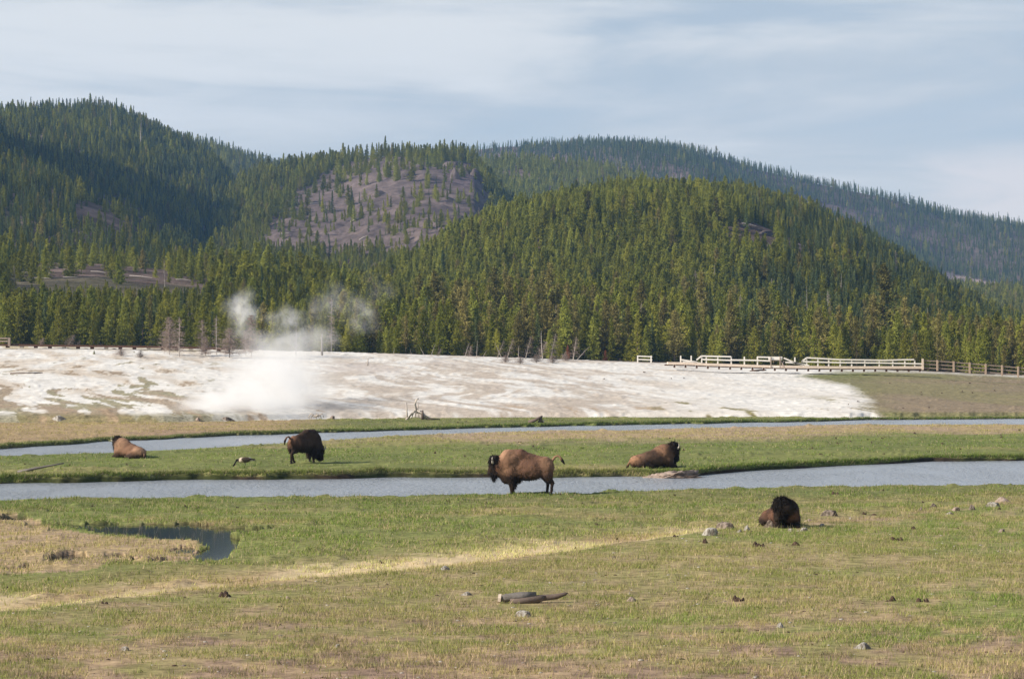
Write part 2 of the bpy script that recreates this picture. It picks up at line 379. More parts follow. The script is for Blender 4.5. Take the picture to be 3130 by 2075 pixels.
# ------------------------------------------------------------------ rivers and pond
def water_mat(name, rough, bscale, bstr, base, stretch=(1, 1, 1), chop=0.0, bd=.12):
    m, t = mat(name); o = N(t, 'ShaderNodeOutputMaterial'); tc = N(t, 'ShaderNodeTexCoord')
    mp = N(t, 'ShaderNodeMapping', inp={'Scale': stretch}); L(t, tc.outputs['Object'], mp.inputs[0])
    n1 = N(t, 'ShaderNodeTexNoise', inp={'Scale': bscale, 'Detail': 5, 'Roughness': .65, 'Distortion': .4}); L(t, mp.outputs[0], n1.inputs['Vector'])
    n2 = N(t, 'ShaderNodeTexNoise', inp={'Scale': bscale*.07, 'Detail': 3, 'Distortion': 1.0}); L(t, mp.outputs[0], n2.inputs['Vector'])
    st = math_(t, 'ADD', math_(t, 'MULTIPLY', ramp(t, n2.outputs[0], .35, .68), chop), bstr)
    bp = N(t, 'ShaderNodeBump', inp={'Distance': bd}); L(t, n1.outputs[0], bp.inputs['Height']); L(t, st, bp.inputs['Strength'])
    b = N(t, 'ShaderNodeBsdfPrincipled', inp={'Roughness': rough, 'Specular IOR Level': .5 if rough > .1 else .34, 'Base Color': tuple(base)+(1,), 'IOR': 1.333})
    L(t, bp.outputs[0], b.inputs['Normal']); L(t, b.outputs[0], o.inputs[0]); return m
M_RIVER = water_mat('rippled river water', .24, 4.0, .45, (.26, .285, .32), (1, .4, 1), .75, .24)
M_POND = water_mat('still pond water', .06, 3.0, .0, (.010, .010, .007))
def strip(name, a, b, z, m, rows=10):
    s = np.linspace(0, 1, rows)[:, None]; D = a[None]*(1-s)+b[None]*s
    U = np.broadcast_to(us, D.shape); me = grid_mesh(name, U, D, D*0+z); return obj(name, me, m)
tag(strip('river', n1-.2, f1+.75, WZ, M_RIVER), 'near branch of the rippled blue grey river', 'river', kind='structure')
tag(strip('river', n2-.2, f2+.7, WZ2, M_RIVER), 'far branch of the rippled blue grey river', 'river', kind='structure')
pv = []; cx, cyy = 520, 1650
for (a, b) in [(150,1585),(900,1585),(900,1725),(150,1725)]:
    D = Dz(b, 0.); pv.append((UtoX(a, D), D, -.075))
pm = bpy.data.meshes.new('pond'); pm.from_pydata(pv, [], [(0, 1, 2, 3)]); pm.update()
tag(obj('pond', pm, M_POND), 'dark still pond curling through the tan meadow', 'pond', kind='structure')

# ------------------------------------------------------------------ hills
def CH(pts): return C(pts)
HL = [
 dict(n='bench', D=520, v=[(-700,770),(0,800),(300,806),(600,832),(800,850),(1000,880),(1200,935),(1400,1000),(3900,1075)], Df=345, p=1.0, bs=.05),
 dict(n='cone', D=860, v=[(900,1010),(1100,900),(1200,850),(1300,800),(1400,742),(1500,694),(1600,658),(1750,622),(1950,600),(2100,600),(2250,612),(2400,642),(2500,678),(2600,722),(2700,782),(2800,842),(2900,905),(3050,985),(3130,1010),(3400,1075)], Df=345, p=1.0, bs=.5),
 dict(n='spur', D=1060, v=[(-3000,400),(-1500,0),(-760,-250),(-500,-60),(-300,160),(-150,330),(0,432),(150,502),(300,575),(450,645),(560,700),(650,752),(800,850),(1000,980)], Df=560, p=1.0, bs=.6),
 dict(n='big', D=1420, v=[(-760,420),(-300,352),(0,352),(200,342),(320,334),(400,364),(500,414),(600,460),(650,488),(700,552),(770,650),(830,735),(900,820),(1000,960)], Df=800, p=1.0, bs=.5),
 dict(n='saddle', D=1900, v=[(100,700),(300,480),(400,400),(600,436),(700,460),(800,487),(900,510),(1000,530),(1200,600),(1400,760)], Df=1200, p=1.0, bs=.4),
 dict(n='scree', D=1260, v=[(500,790),(600,700),(680,600),(760,550),(840,528),(880,520),(1000,500),(1150,480),(1200,474),(1300,476),(1400,482),(1450,494),(1490,540),(1560,630),(1640,720),(1750,820)], Df=640, p=1.0, bs=.5),
 dict(n='ridge', D=1650, v=[(1250,700),(1350,560),(1450,506),(1600,490),(1800,503),(1950,540),(2100,600),(2300,700),(2500,820)], Df=1200, p=1.0, bs=.5),
 dict(n='low', D=1450, v=[(2300,1000),(2500,960),(2700,905),(2850,885),(3130,900),(3900,930)], Df=900, p=1.0, bs=.2),
 dict(n='far', D=2300, v=[(800,800),(900,700),(1100,560),(1200,515),(1370,464),(1500,452),(1700,438),(1850,434),(2000,442),(2130,460),(2300,510),(2500,560),(2700,600),(2900,650),(3130,690),(3500,760),(3900,860)], Df=1500, p=1.0, bs=.4),
]
for h in HL: h['c'] = C(h['v'])
def zbase(u, D):
    z330 = z_near(u, D*0+DTOP+20, raw=True)
    return z330 + np.clip(D-345, 0, None)*.013
Z350 = np.interp
_ug = np.arange(-3100, 6400, 10.0); _z345 = z_near(_ug, _ug*0+345.0, raw=True)
def z_hill(u, D, ids=False):
    X = UtoX(u, D)
    b = np.interp(u, _ug, _z345) + (D-345)*.012
    zs = [b]
    for h in HL:
        Dc = h['D']*(1+.05*(fbm(u, u*0, 420, 3, len(h['n'])*3)-.5)); Df = h['Df']
        zc = CAMH+(V0-h['c'](u))/F*Dc
        zf = np.interp(u, _ug, _z345) + (Df-345)*.012
        t = np.clip((D-Df)/(Dc-Df), 0, 1)
        pr = np.sin(t*math.pi/2)**.9 if h['n'] in ('cone',) else (.6*np.sin(t*math.pi/2)+.4*t)
        af = (zf-CAMH)/Df; ac = (zc-CAMH)/Dc      # the slope climbs steadily in elevation angle
        z = CAMH+D*(af+(ac-af)*pr)
        z = np.where(D > Dc, zc-(D-Dc)*h['bs'], z)
        z = np.where(D < Df, zf-(Df-D)*.3, z)
        if h['n'] != 'bench':
            amp = h['D']*.0085
            rel = np.sin(np.clip(t, 0, 1)*math.pi)**.8*(1-np.clip(t, 0, 1)**4)
            z = z + (fbm(X, D*.6, h['D']*.11, 4, 101, .5)-.5)*amp*2.0*rel*np.clip((zc-zf)/60, 0, 1)
            # gullies and ribs running down the slope
            sh = X + D*{'cone': .45, 'big': .25, 'far': .3}.get(h['n'], .35)
            rb = fbm(sh, D*.22, h['D']*.10, 2, 170+len(h['n']), .4)
            if h['n'] == 'scree': z = z + (np.abs(fbm(X, D, 26, 3, 181)-.5)*-9 + (fbm(X, D, 9, 3, 182)-.5)*5)*rel
            z = z + (rb-.5)*h['D']*(.058 if h['n'] == 'cone' else .044)*rel*np.clip((zc-zf)/60, 0, 1)
        zs.append(z)
    Zs = np.stack(zs); k = .35
    m = Zs.max(0)
    if ids: return m, Zs.argmax(0)
    return m
def z_any(u, D):
    u = np.asarray(u, float); D = np.asarray(D, float)
    return np.where(D < 345, z_near(u, D), z_hill(u, D))
scree_poly = [(790,770),(840,650),(890,605),(960,560),(1000,520),(1080,495),(1150,480),(1300,486),(1440,500),(1490,560),(1500,640),(1450,700),(1380,770),(1200,780),(1000,780)]
bare = [  # image-side outlines of bare slopes, with the share of trees that still stand there
 (scree_poly, .08, 'scree'),
 ([(225,640),(290,590),(370,600),(440,650),(520,720),(480,760),(230,740)], .14, 'spur'),
 ([(30,800),(150,795),(400,810),(640,850),(650,900),(400,895),(50,890)], .07, 'bench'),
 ([(2190,700),(2300,680),(2420,720),(2560,760),(2680,800),(2600,830),(2400,790),(2220,760)], .13, 'cone'),
 ([(2880,830),(2960,850),(3130,880),(3130,900),(2950,880),(2860,850)], .08, 'far'),
 ([(1420,440),(1600,450),(1560,500),(1420,490)], .25, 'far'),
 ([(2400,600),(2600,640),(2700,760),(2560,720)], .3, 'far'),
]
hu = np.concatenate([np.arange(-3000, -761, 60.), np.arange(-760, 3890.1, 7.0), np.arange(3940, 6200, 60.)]); hd = 1/np.linspace(1/344.0, 1/3200.0, 620)
HU, HD = np.meshgrid(hu, hd)
HZ, HID = z_hill(HU, HD, True)
HZ[0] -= .3
hm = grid_mesh('hills', HU, HD, HZ)
hv = V0+F*(CAMH-HZ)/HD; hX = UtoX(HU, HD)
s1 = fbm(hX, HD, 30, 4, 111); s2 = fbm(hX, HD, 7, 4, 112)
hc = lerp3(A3(.105,.080,.068), A3(.16,.12,.105), sstep(s2, .35, .65))
hc = lerp3(hc, A3(.10,.105,.055), sstep(s1, .5, .62)*.5)
hs = inpoly(HU+(s2-.5)*60+(s1-.5)*90, hv+(s2-.5)*24, scree_poly) & (HD > 620)
hc = np.where(hs[..., None], lerp3(A3(.155,.122,.116), A3(.10,.08,.078), sstep(s2*.6+s1*.4, .42, .62)), hc)
# rock band under the crest of the scree hill
cl_ = inpoly(HU, hv, [(1350,478),(1445,490),(1465,540),(1440,580),(1380,560),(1340,520)])
hc = np.where((cl_ & (HD > 900))[..., None], A3(.13,.10,.105), hc)
fr = inpoly(HU+(s2-.5)*40, hv+(s2-.5)*16, bare[4][0]); hc = np.where(fr[..., None], A3(.34,.26,.24), hc)
vcol(hm, (hc*(.8+.4*s2)[..., None]).reshape(-1, 3))
def hill_mat():
    m, t = mat('hillside earth and scree'); o = N(t, 'ShaderNodeOutputMaterial')
    tc = N(t, 'ShaderNodeTexCoord'); a = N(t, 'ShaderNodeVertexColor', layer_name='Col')
    n1 = N(t, 'ShaderNodeTexNoise', inp={'Scale': .35, 'Detail': 8, 'Roughness': .7}); L(t, tc.outputs['Object'], n1.inputs['Vector'])
    k = math_(t, 'ADD', math_(t, 'MULTIPLY', ramp(t, n1.outputs[0], .3, .7), .6), .68)
    cmb = N(t, 'ShaderNodeCombineXYZ'); [L(t, k, cmb.inputs[i]) for i in range(3)]
    c = mixc(t, 1.0, a.outputs[0], cmb.outputs[0], 'MULTIPLY')
    b = N(t, 'ShaderNodeBsdfDiffuse'); L(t, c, b.inputs['Color'])
    bp = N(t, 'ShaderNodeBump', inp={'Strength': .8, 'Distance': .8}); L(t, n1.outputs[0], bp.inputs['Height']); L(t, bp.outputs[0], b.inputs['Normal'])
    L(t, b.outputs[0], o.inputs[0]); return m
M_HILL = hill_mat()
tag(obj('hills', hm, M_HILL), 'wooded hills rising behind the valley', 'hills', kind='structure')

# ------------------------------------------------------------------ picking points on the terrain
_dg = np.concatenate([np.arange(26, 345, .12), 1/np.linspace(1/345., 1/2400., 1500)])
_cache = {}
def find(u, v, dmin=26, dmax=2400):
    """terrain point that stands at direction (u, v) as seen from the viewpoint of the photograph"""
    k = int(round(u))
    if k not in _cache:
        uu = np.full(_dg.shape, float(u)); _cache[k] = z_any(uu, _dg)
    z = _cache[k]; vv = V0+F*(CAMH-z)/_dg
    ok = (vv <= v) & (_dg >= dmin) & (_dg <= dmax)
    i = int(np.argmax(ok)) if ok.any() else len(_dg)-1
    D = float(_dg[i]); zz = float(z[i])
    return Vector(((u-U0)/F*D, D, zz))
def zat(x, y):
    u = U0+x/y*F; return float(z_any(np.array([u]), np.array([y]))[0])
def mpp(D): return D/F        # metres per photo pixel
# ------------------------------------------------------------------ trees
def leaf_mat(name, c1, c2, rnd=.35, huevar=None):
    m, t = mat(name); o = N(t, 'ShaderNodeOutputMaterial')
    oi = N(t, 'ShaderNodeObjectInfo'); tc = N(t, 'ShaderNodeTexCoord')
    nz = N(t, 'ShaderNodeTexNoise', inp={'Scale': 1.1, 'Detail': 3}); L(t, tc.outputs['Object'], nz.inputs['Vector'])
    f = math_(t, 'ADD', math_(t, 'MULTIPLY', oi.outputs['Random'], .75), math_(t, 'MULTIPLY', ramp(t, nz.outputs[0], .3, .7), .35), clamp=True)
    c = mixc(t, f, c1, c2)
    wn = N(t, 'ShaderNodeTexWhiteNoise', noise_dimensions='1D'); L(t, math_(t, 'MULTIPLY', oi.outputs['Random'], 37.0), wn.inputs['W'])
    k = math_(t, 'ADD', math_(t, 'MULTIPLY', wn.outputs[0], rnd*2), 1-rnd)
    cmb = N(t, 'ShaderNodeCombineXYZ'); [L(t, k, cmb.inputs[i]) for i in range(3)]
    c = mixc(t, 1.0, c, cmb.outputs[0], 'MULTIPLY')
    d = N(t, 'ShaderNodeBsdfDiffuse', inp={'Roughness': .5}); L(t, c, d.inputs['Color'])
    tr = N(t, 'ShaderNodeBsdfTranslucent'); L(t, c, tr.inputs['Color'])
    ms = N(t, 'ShaderNodeMixShader', inp={0: .22}); L(t, d.outputs[0], ms.inputs[1]); L(t, tr.outputs[0], ms.inputs[2])
    L(t, ms.outputs[0], o.inputs[0]); return m
M_PINE = leaf_mat('young pine needles', (.15, .175, .030), (.33, .32, .058))
M_SUNLIT_YOUNG = leaf_mat('sunlit young pine needles', (.20, .225, .045), (.36, .37, .075), .2)  # lighter needle colour paints sunlight on the ridge, also serves young regrowth
M_OLD = leaf_mat('old pine needles', (.15, .145, .045), (.31, .265, .095), .3)
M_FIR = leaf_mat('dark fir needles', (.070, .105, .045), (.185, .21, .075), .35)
M_RED = leaf_mat('dead red needles', (.26, .085, .05), (.34, .14, .075), .15)
M_GREY = leaf_mat('dry grey twigs', (.30, .235, .20), (.42, .34, .30), .25)
M_BARK = pbr('grey brown bark', (.17, .125, .095), scale=6, bump=.5)
M_DULL = pbr('dull grey dead wood', (.25, .22, .20), scale=9, bump=.5)
M_SILVER = pbr('weathered silver wood', (.47, .42, .375), scale=9, bump=.5, rnd=.2, noise=.4)

def crown_mesh(name, H, Rw, nb, seed, z0=.04, pw=.85, size=.26, k=5, droop=.15, gap=.0, lump=.3, tri=3, dead=False):
    r = np.random.RandomState(seed); V = []; 
    zs = z0 + (1-z0)*(np.arange(nb)+r.rand(nb))/nb; zs = zs**1.05
    az0 = r.rand()*6.28
    dirlump = r.rand(7)*2*math.pi
    for i in range(nb):
        t = zs[i]; az = r.rand()*2*math.pi
        # the outline bulges and pinches with height and direction
        prof = (1-t)**pw * min(1, .45+(t-z0)*4.0)
        ln = Rw*(prof*(1-lump+lump*2*r.rand())*(1+.28*math.sin(az*1.0+dirlump[int(t*6)])) + .05)
        if r.rand() < gap: continue
        z = t*H; dx, dy = math.cos(az), math.sin(az); rise = (.35*t - droop)*ln
        for q in range(k):
            s = (q+.6+r.rand()*.6)/k; s = min(s, 1.05)
            cx, cy, cz = dx*ln*s, dy*ln*s, z+rise*s+r.randn()*.06*H*.1
            for _ in range(tri):
                sz = size*(.6+.8*r.rand())*(1-.35*t)*(1.15-.35*s)
                a = r.randn(3); a /= np.linalg.norm(a)+1e-6; b = np.array([dx, dy, .55])+r.randn(3)*.55; b /= np.linalg.norm(b)
                c = np.array([cx, cy, cz])+r.randn(3)*size*.38
                p = np.cross(a, b); p /= np.linalg.norm(p)+1e-6
                V += [c-p*sz*.45-b*sz*.4, c+p*sz*.45-b*sz*.35, c+b*sz*.95]
    # leader at the top
    for _ in range(6):
        c = np.array([r.randn()*.03*Rw, r.randn()*.03*Rw, H*(.96+.05*r.rand())]); a = r.rand()*6.28
        p = np.array([math.cos(a), math.sin(a), 0])*size*.35
        V += [c-p, c+p, c+np.array([0, 0, size*1.5])]
    V = np.array(V); return mesh_np(name, V, [np.arange(len(V)).reshape(-1, 3)])
def trunk_mesh(name, H, r0, seed, twigs=0, tl=.5, top=.97):
    rr = random.Random(seed); mb = MB(); n = 7
    pts = []; x = y = 0
    for i in range(n):
        t = i/(n-1); pts.append((x, y, -0.3+t*(H*top+.3))); x += rr.uniform(-.03, .03)*H*.15; y += rr.uniform(-.03, .03)*H*.15
    mb.tube(pts, [r0*(1-.85*i/(n-1)) for i in range(n)], 6, rnd=rr)
    for _ in range(twigs):
        t = rr.uniform(.25, .97); z = t*H; a = rr.uniform(0, 6.28); ln = tl*(1-t*.75)*rr.uniform(.5, 1.2)
        i = min(n-2, int(t*(n-1))); bx, by = pts[i][0], pts[i][1]
        d = rr.uniform(-.35, .25)
        p1 = (bx+math.cos(a)*ln*.5, by+math.sin(a)*ln*.5, z+d*ln*.5); p2 = (bx+math.cos(a+.2)*ln, by+math.sin(a+.2)*ln, z+d*ln+rr.uniform(-.1, .15)*ln)
        mb.tube([(bx, by, z), p1, p2], [r0*.22, r0*.14, r0*.04], 3, cap=False)
    return mb.mesh(name)
# kinds: (crown mesh, trunk mesh, leaf material, height)
def kind(key, H, Rw, nb, seed, m, **kw):
    tw = kw.pop('twigs', 0); r0 = kw.pop('r0', .10)
    return dict(c=crown_mesh(key+'_crown', H, Rw, nb, seed, **kw), t=trunk_mesh(key+'_trunk', H, r0, seed, tw, Rw*.8), m=m, H=H)
K = [
 kind('pine', 7.0, 1.95, 140, 1, M_PINE, pw=.85, size=.27, k=6),
 kind('pine', 7.0, 1.40, 120, 2, M_PINE, pw=.9, size=.25, lump=.4, k=6),
 kind('pine', 7.0, 1.85, 130, 3, M_PINE, pw=1.15, size=.24, lump=.35, k=6),
 kind('pine', 7.0, 1.25, 105, 4, M_PINE, pw=.95, size=.25, lump=.5, gap=.15, k=6),
 kind('pine', 7.0, 2.1, 150, 5, M_PINE, pw=.65, size=.27, lump=.45, gap=.15, k=6),
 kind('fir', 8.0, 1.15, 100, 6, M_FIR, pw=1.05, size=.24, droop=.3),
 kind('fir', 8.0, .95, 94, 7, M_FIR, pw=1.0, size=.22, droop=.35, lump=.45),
 kind('old', 9.0, 1.8, 160, 8, M_OLD, pw=.55, size=.36, lump=.5, gap=.25, z0=.16, twigs=14),
 kind('old', 9.0, 1.4, 130, 9, M_OLD, pw=.5, size=.32, lump=.5, gap=.3, z0=.22, twigs=20),
 kind('red', 6.0, 1.2, 80, 10, M_RED, pw=.7, size=.28, lump=.4, twigs=8),
 kind('young', 7.0, 1.7, 130, 11, M_SUNLIT_YOUNG, pw=.9, size=.26, k=6),
]
# leafless grey tree: fine twigs instead of needles
def twig_mesh(name, H, Rw, nb, seed, dens=1.0):
    r = np.random.RandomState(seed); V = []
    for i in range(nb):
        t = .12+.86*r.rand(); az = r.rand()*6.28; ln = Rw*(1-t)**.6*(.5+.8*r.rand())+.15
        d = np.array([math.cos(az), math.sin(az), -.15+.5*r.rand()]); base = np.array([0, 0, t*H])
        for q in range(int(7*dens)):
            s0 = r.rand(); p = base+d*ln*s0; dd = d*.6+r.randn(3)*.55; dd /= np.linalg.norm(dd); l2 = ln*.38*(.5+r.rand()); w = np.cross(dd, r.randn(3)); w /= np.linalg.norm(w); w *= .026
            V += [p-w, p+w, p+dd*l2]
        w = np.cross(d, r.randn(3)); w /= np.linalg.norm(w); w *= .045
        V += [base-w, base+w, base+d*ln]
    V = np.array(V); return mesh_np(name, V, [np.arange(len(V)).reshape(-1, 3)])
KG = [dict(c=twig_mesh('dead_crown', 7.0, 1.5, 110, 20), t=trunk_mesh('dead_trunk', 7.0, .085, 20, 26, 1.2), H=7.0),
      dict(c=twig_mesh('dead_crown', 7.0, 1.0, 70, 21), t=trunk_mesh('dead_trunk', 7.0, .08, 21, 30, .9), H=7.0),
      dict(c=twig_mesh('dead_crown', 7.0, .5, 26, 22, .7), t=trunk_mesh('dead_trunk', 7.0, .075, 22, 12, .5), H=7.0),
      dict(c=twig_mesh('dead_crown', 7.0, 1.9, 190, 23, 1.6), t=trunk_mesh('dead_trunk', 7.0, .09, 23, 34, 1.4), H=7.0)]
def put_tree(k, loc, h, label, group=None, cat='conifer tree', wide=1.0, rz=None, name='pine_tree', tilt=0):
    o = empty(name, loc, random.uniform(0, 6.28) if rz is None else rz); s = h/k['H']; o.scale = (s*wide, s*wide, s)
    if tilt: o.rotation_euler = (0, tilt, 0)
    c = bpy.data.objects.new('crown' if 'm' in k else 'branches', k['c']); COL.objects.link(c); c.parent = o
    if not c.data.materials: c.data.materials.append(k.get('m') or M_GREY)
    t = bpy.data.objects.new('trunk', k['t']); COL.objects.link(t); t.parent = o
    if not t.data.materials: t.data.materials.append(M_BARK if 'm' in k else M_SILVER)
    tag(o, label, cat, group); return o

# candidates over the whole wooded country, kept where they can be seen
rs = np.random.RandomState(5)
def candidates():
    out = []
    D = 321.0
    while D < 2450:
        sp = 2.5 if D < 440 else (2.15 if D < 900 else (2.9 if D < 1500 else 4.2))
        w = (3890+760)/F*D; n = int(w/sp)
        u = -760+(np.arange(n)+rs.rand(n))*(4650.0/n); d = D+rs.rand(n)*sp*1.05
        out.append(np.stack([u, d])); D += sp*.95
    return np.concatenate(out, 1)
cu, cd = candidates()
cz, cid = z_hill(cu, cd, True)
cz = np.where(cd < 350, z_any(cu, cd), cz)
edge = 321+9*fbm(cu, cu*0, 60, 3, 133)+4*rs.rand(len(cu))
cx = UtoX(cu, cd)
ch = np.where(cd < 600, 6.0, np.where(cd < 1000, 7.2, 8.0))*(.45+.72*rs.rand(len(cu))+.35*(rs.rand(len(cu)) < .08))*(.82+.36*fbm(cx, cd, 40, 2, 130))
ch = np.where(cd > 1000, ch*.88, np.where(cd > 600, ch*.72, np.where(cd > 400, ch*.9, ch)))
# seen over the ground in front of it?
g_u = hu; run = np.maximum.accumulate((HZ-CAMH)/HD, axis=0)
ji = np.clip(np.searchsorted(hd, cd)-2, 0, len(hd)-1); ui = np.clip(np.searchsorted(hu, cu), 0, len(hu)-1)
vis = (cz+ch-CAMH)/cd > run[ji, ui]-.0012
cv = V0+F*(CAMH-cz)/cd
keep = vis & (cd > edge) & (cu > -700) & (cu < 3830)
dn = fbm(cx, cd, 22, 3, 131)
pr = rs.rand(len(cu))
keep &= ~((dn < .41) & (pr > .40))
names = ['base']+[h['n'] for h in HL]
for poly, share, who in bare:
    ok = inpoly(cu, cv, poly) & ((cid == names.index(who)) | ((who == 'spur') & (cd > 560)))
    clump = sstep(fbm(cx, cd, 18, 2, 140), .45, .62)
    keep &= ~(ok & (pr > share*(.4+2.0*clump)))
    # trees standing right below a clearing stay short enough to leave it open
for (a, b, c_, d) in [(20, 640, 795, 880)]:
    blk = (cid == 1) & (cu > a) & (cu < b) & (cv > 872) & (cv < 1035)
    top = cv - ch*F/cd
    ch = np.where(blk & (top < 880), np.maximum(1.6, (cv-888+14*rs.rand(len(cu)))*cd/F), ch)
# front edge: hold the tree line behind the terrace
front = (cd < 348)
cu, cd, cz, ch, cid, cx, cv = [a[keep] for a in (cu, cd, cz, ch, cid, cx, cv)]
rnd = rs.rand(len(cu)); kd = rs.randint(0, 5, len(cu))
fir = (cid == names.index('far')) | (cid == names.index('big')) | (cid == names.index('spur'))
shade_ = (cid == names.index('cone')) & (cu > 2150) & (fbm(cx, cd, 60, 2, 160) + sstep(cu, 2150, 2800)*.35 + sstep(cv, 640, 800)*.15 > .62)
kd = np.where(shade_ & (rnd < .75), 5+rs.randint(0, 2, len(cu)), kd)  # dark firs stand in for shade on the cone's right flank
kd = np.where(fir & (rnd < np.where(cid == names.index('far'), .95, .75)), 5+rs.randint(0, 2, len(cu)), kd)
kd = np.where(~fir & (cid != names.index('ridge')) & (rnd < .12), 5+rs.randint(0, 2, len(cu)), kd)
yg_ = fbm(cx, cd, 70, 3, 165)
kd = np.where(cid == names.index('ridge'), np.where(rnd < .85, 10, kd), kd)  # mostly the lighter crowns, so the ridge looks sunlit by colour
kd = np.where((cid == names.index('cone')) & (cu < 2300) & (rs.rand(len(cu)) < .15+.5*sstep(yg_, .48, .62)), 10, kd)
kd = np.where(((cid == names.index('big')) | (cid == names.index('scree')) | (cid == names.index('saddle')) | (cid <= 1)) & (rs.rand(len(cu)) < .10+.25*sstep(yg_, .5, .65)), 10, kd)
oldm = fbm(cx, cd, 28, 2, 150)
kd = np.where((cd < 420) & (cu > 1000) & (rs.rand(len(cu)) < .07+.22*(oldm > .56)), 7+rs.randint(0, 2, len(cu)), kd)
ch = np.where((kd >= 7) & (kd < 10), ch*1.25, ch)
kd = np.where(rs.rand(len(cu)) < .035, 7+rs.randint(0, 2, len(cu)), kd)
# individuals: those that show largest (front rows, tall ones)
px_h = ch*F/cd; front_gap = np.interp(cu, hu, run[2])*0
occl = np.zeros(len(cu))
order = np.argsort(-(px_h - (cd-321)*1.05)); 
inview = (cu > -25) & (cu < 3155)
ind = [i for i in order if inview[i] and cd[i] < 420][:268]
isind = np.zeros(len(cu), bool); isind[ind] = True
zones = [(-100,120,'behind the tangled stump at far left'),(120,250,'behind the silver stumps of the left flat'),(250,420,'behind the low dark boardwalk'),(420,560,'behind the leftmost grey dead trees'),
 (560,720,'behind the middle of the grey dead group'),(720,850,'behind the rising wisps of steam'),(850,1000,'behind the bare trunk at the steam edge'),(1000,1150,'behind the bleached stub of the flat'),
 (1150,1300,'above the grey root tangle'),(1300,1450,'left of the bushy tree with rusty boughs'),(1450,1600,'around the bushy tree with rusty boughs'),(1600,1780,'around the rust red dead tree'),
 (1780,1940,'right of the rust red dead tree'),(1940,2080,'behind the detached bit of railing'),(2080,2240,'behind the first white railing section'),(2240,2400,'behind the sign panel'),
 (2400,2560,'behind the left half of the long railing'),(2560,2700,'behind the right half of the long railing'),(2700,2830,'behind the end of the white railing'),(2830,2960,'behind the first fence posts'),(2960,3240,'behind the fence at the right edge')]
ORD = ['first','second','third','fourth','fifth','sixth','seventh','eighth','ninth','tenth','eleventh','twelfth','thirteenth','fourteenth','fifteenth','sixteenth','seventeenth','eighteenth','nineteenth','twentieth'] + ['twenty-'+q for q in ('first','second','third','fourth','fifth','sixth','seventh','eighth','ninth')] + ['thirtieth','thirty-first','thirty-second','thirty-third']
buckets = {}
for i in ind:
    z = [q for q in zones if q[0] <= cu[i] < q[1]][0][2]; sp_ = 'light young conifer' if kd[i] == 10 else 'ragged olive conifer' if kd[i] >= 7 else ('slim dark conifer' if kd[i] >= 5 else 'green conifer')
    buckets.setdefault((z, sp_), []).append(i)
for (z, sp_), lst in buckets.items():
    lst.sort(key=lambda i: cu[i]); mh = float(np.median(ch[lst]))
    for n_, i in enumerate(lst):
        o_ = ORD[min(n_, 19)]
        lab = ('lone ' + sp_ + ' ' + z) if len(lst) == 1 else '%s %s, %s from left %s' % ('taller' if ch[i] > mh else 'shorter', sp_, o_, z)
        put_tree(K[kd[i]], (cx[i], cd[i], cz[i]-.15), ch[i], lab, sp_.replace('conifer', 'conifers')+' of the forest edge', wide=random.uniform(.85, 1.15))
# every kind must also exist as a standing tree for the wood to borrow its crown from
def near_tree(u, v, hpx, k, label, group=None, wide=1.0, dmin=322, dmax=420, **kw):
    p = find(u, v, dmin, dmax); p.z -= .1
    return put_tree(k, p, hpx*mpp(p.y), label, group, wide=wide, **kw)
near_tree(2700, 1098, 285, K[7], 'tallest ragged spruce towering over the forest edge behind the railing', wide=.95, dmin=345)
near_tree(2668, 1105, 205, K[8], 'tall spruce with bare lower branches just left of the tallest spruce', wide=1.2, dmin=338)
near_tree(2765, 1105, 195, K[8], 'narrow tall spruce just right of the tallest spruce', wide=.9, dmin=338)
near_tree(1505, 1088, 148, K[4], 'big bushy olive conifer with rusty lower branches at the forest edge', wide=1.15, dmin=325)
near_tree(1668, 1093, 98, K[9], 'dead rust red conifer among the green trees behind the bleached snags', name='dead_tree')
near_tree(1735, 1098, 44, K[9], 'small rust red dead conifer right of the larger red one', name='dead_tree')
near_tree(1480, 1084, 40, K[9], 'low rust orange conifer below the bushy olive tree', wide=1.6, name='dead_tree')
near_tree(1850, 1102, 34, K[9], 'little rust brown conifer left of the broken railing', wide=1.2, name='dead_tree')
near_tree(265, 1050, 105, K[2], 'bright young conifer standing alone before the wood at left', wide=.9, dmax=345)
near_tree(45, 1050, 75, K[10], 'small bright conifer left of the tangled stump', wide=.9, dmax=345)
near_tree(395, 1052, 70, K[3], 'bright small conifer on the pale flat left of the dead trees', wide=1.2, dmax=345)
near_tree(450, 1056, 80, K[1], 'bright small conifer with a rounded skirt beside the dead trees', wide=1.1, dmax=345)
near_tree(2870, 1112, 170, K[8], 'tall thin conifer with a bare sunlit trunk behind the right railing', wide=.7, dmin=336)
near_tree(2600, 1108, 150, K[8], 'ragged conifer with a bare pale trunk behind the railing', wide=1.1, dmin=336)
near_tree(288, 1083, 14, K[0], 'tiny green sapling on the pale flat right before the low boardwalk', wide=1.3, name='sapling', cat='sapling', dmin=250)
near_tree(410, 1078, 8, K[2], 'tiniest round green sapling near the low boardwalk', wide=1.6, name='sapling', cat='sapling', dmin=250)
for k_ in (5, 6):
    near_tree(1750+k_*28, 1085, 120, K[k_], ('slender dark fir at the forest edge behind the bleached snags', 'second slender dark fir right of the first at the forest edge')[k_-5], dmin=350)

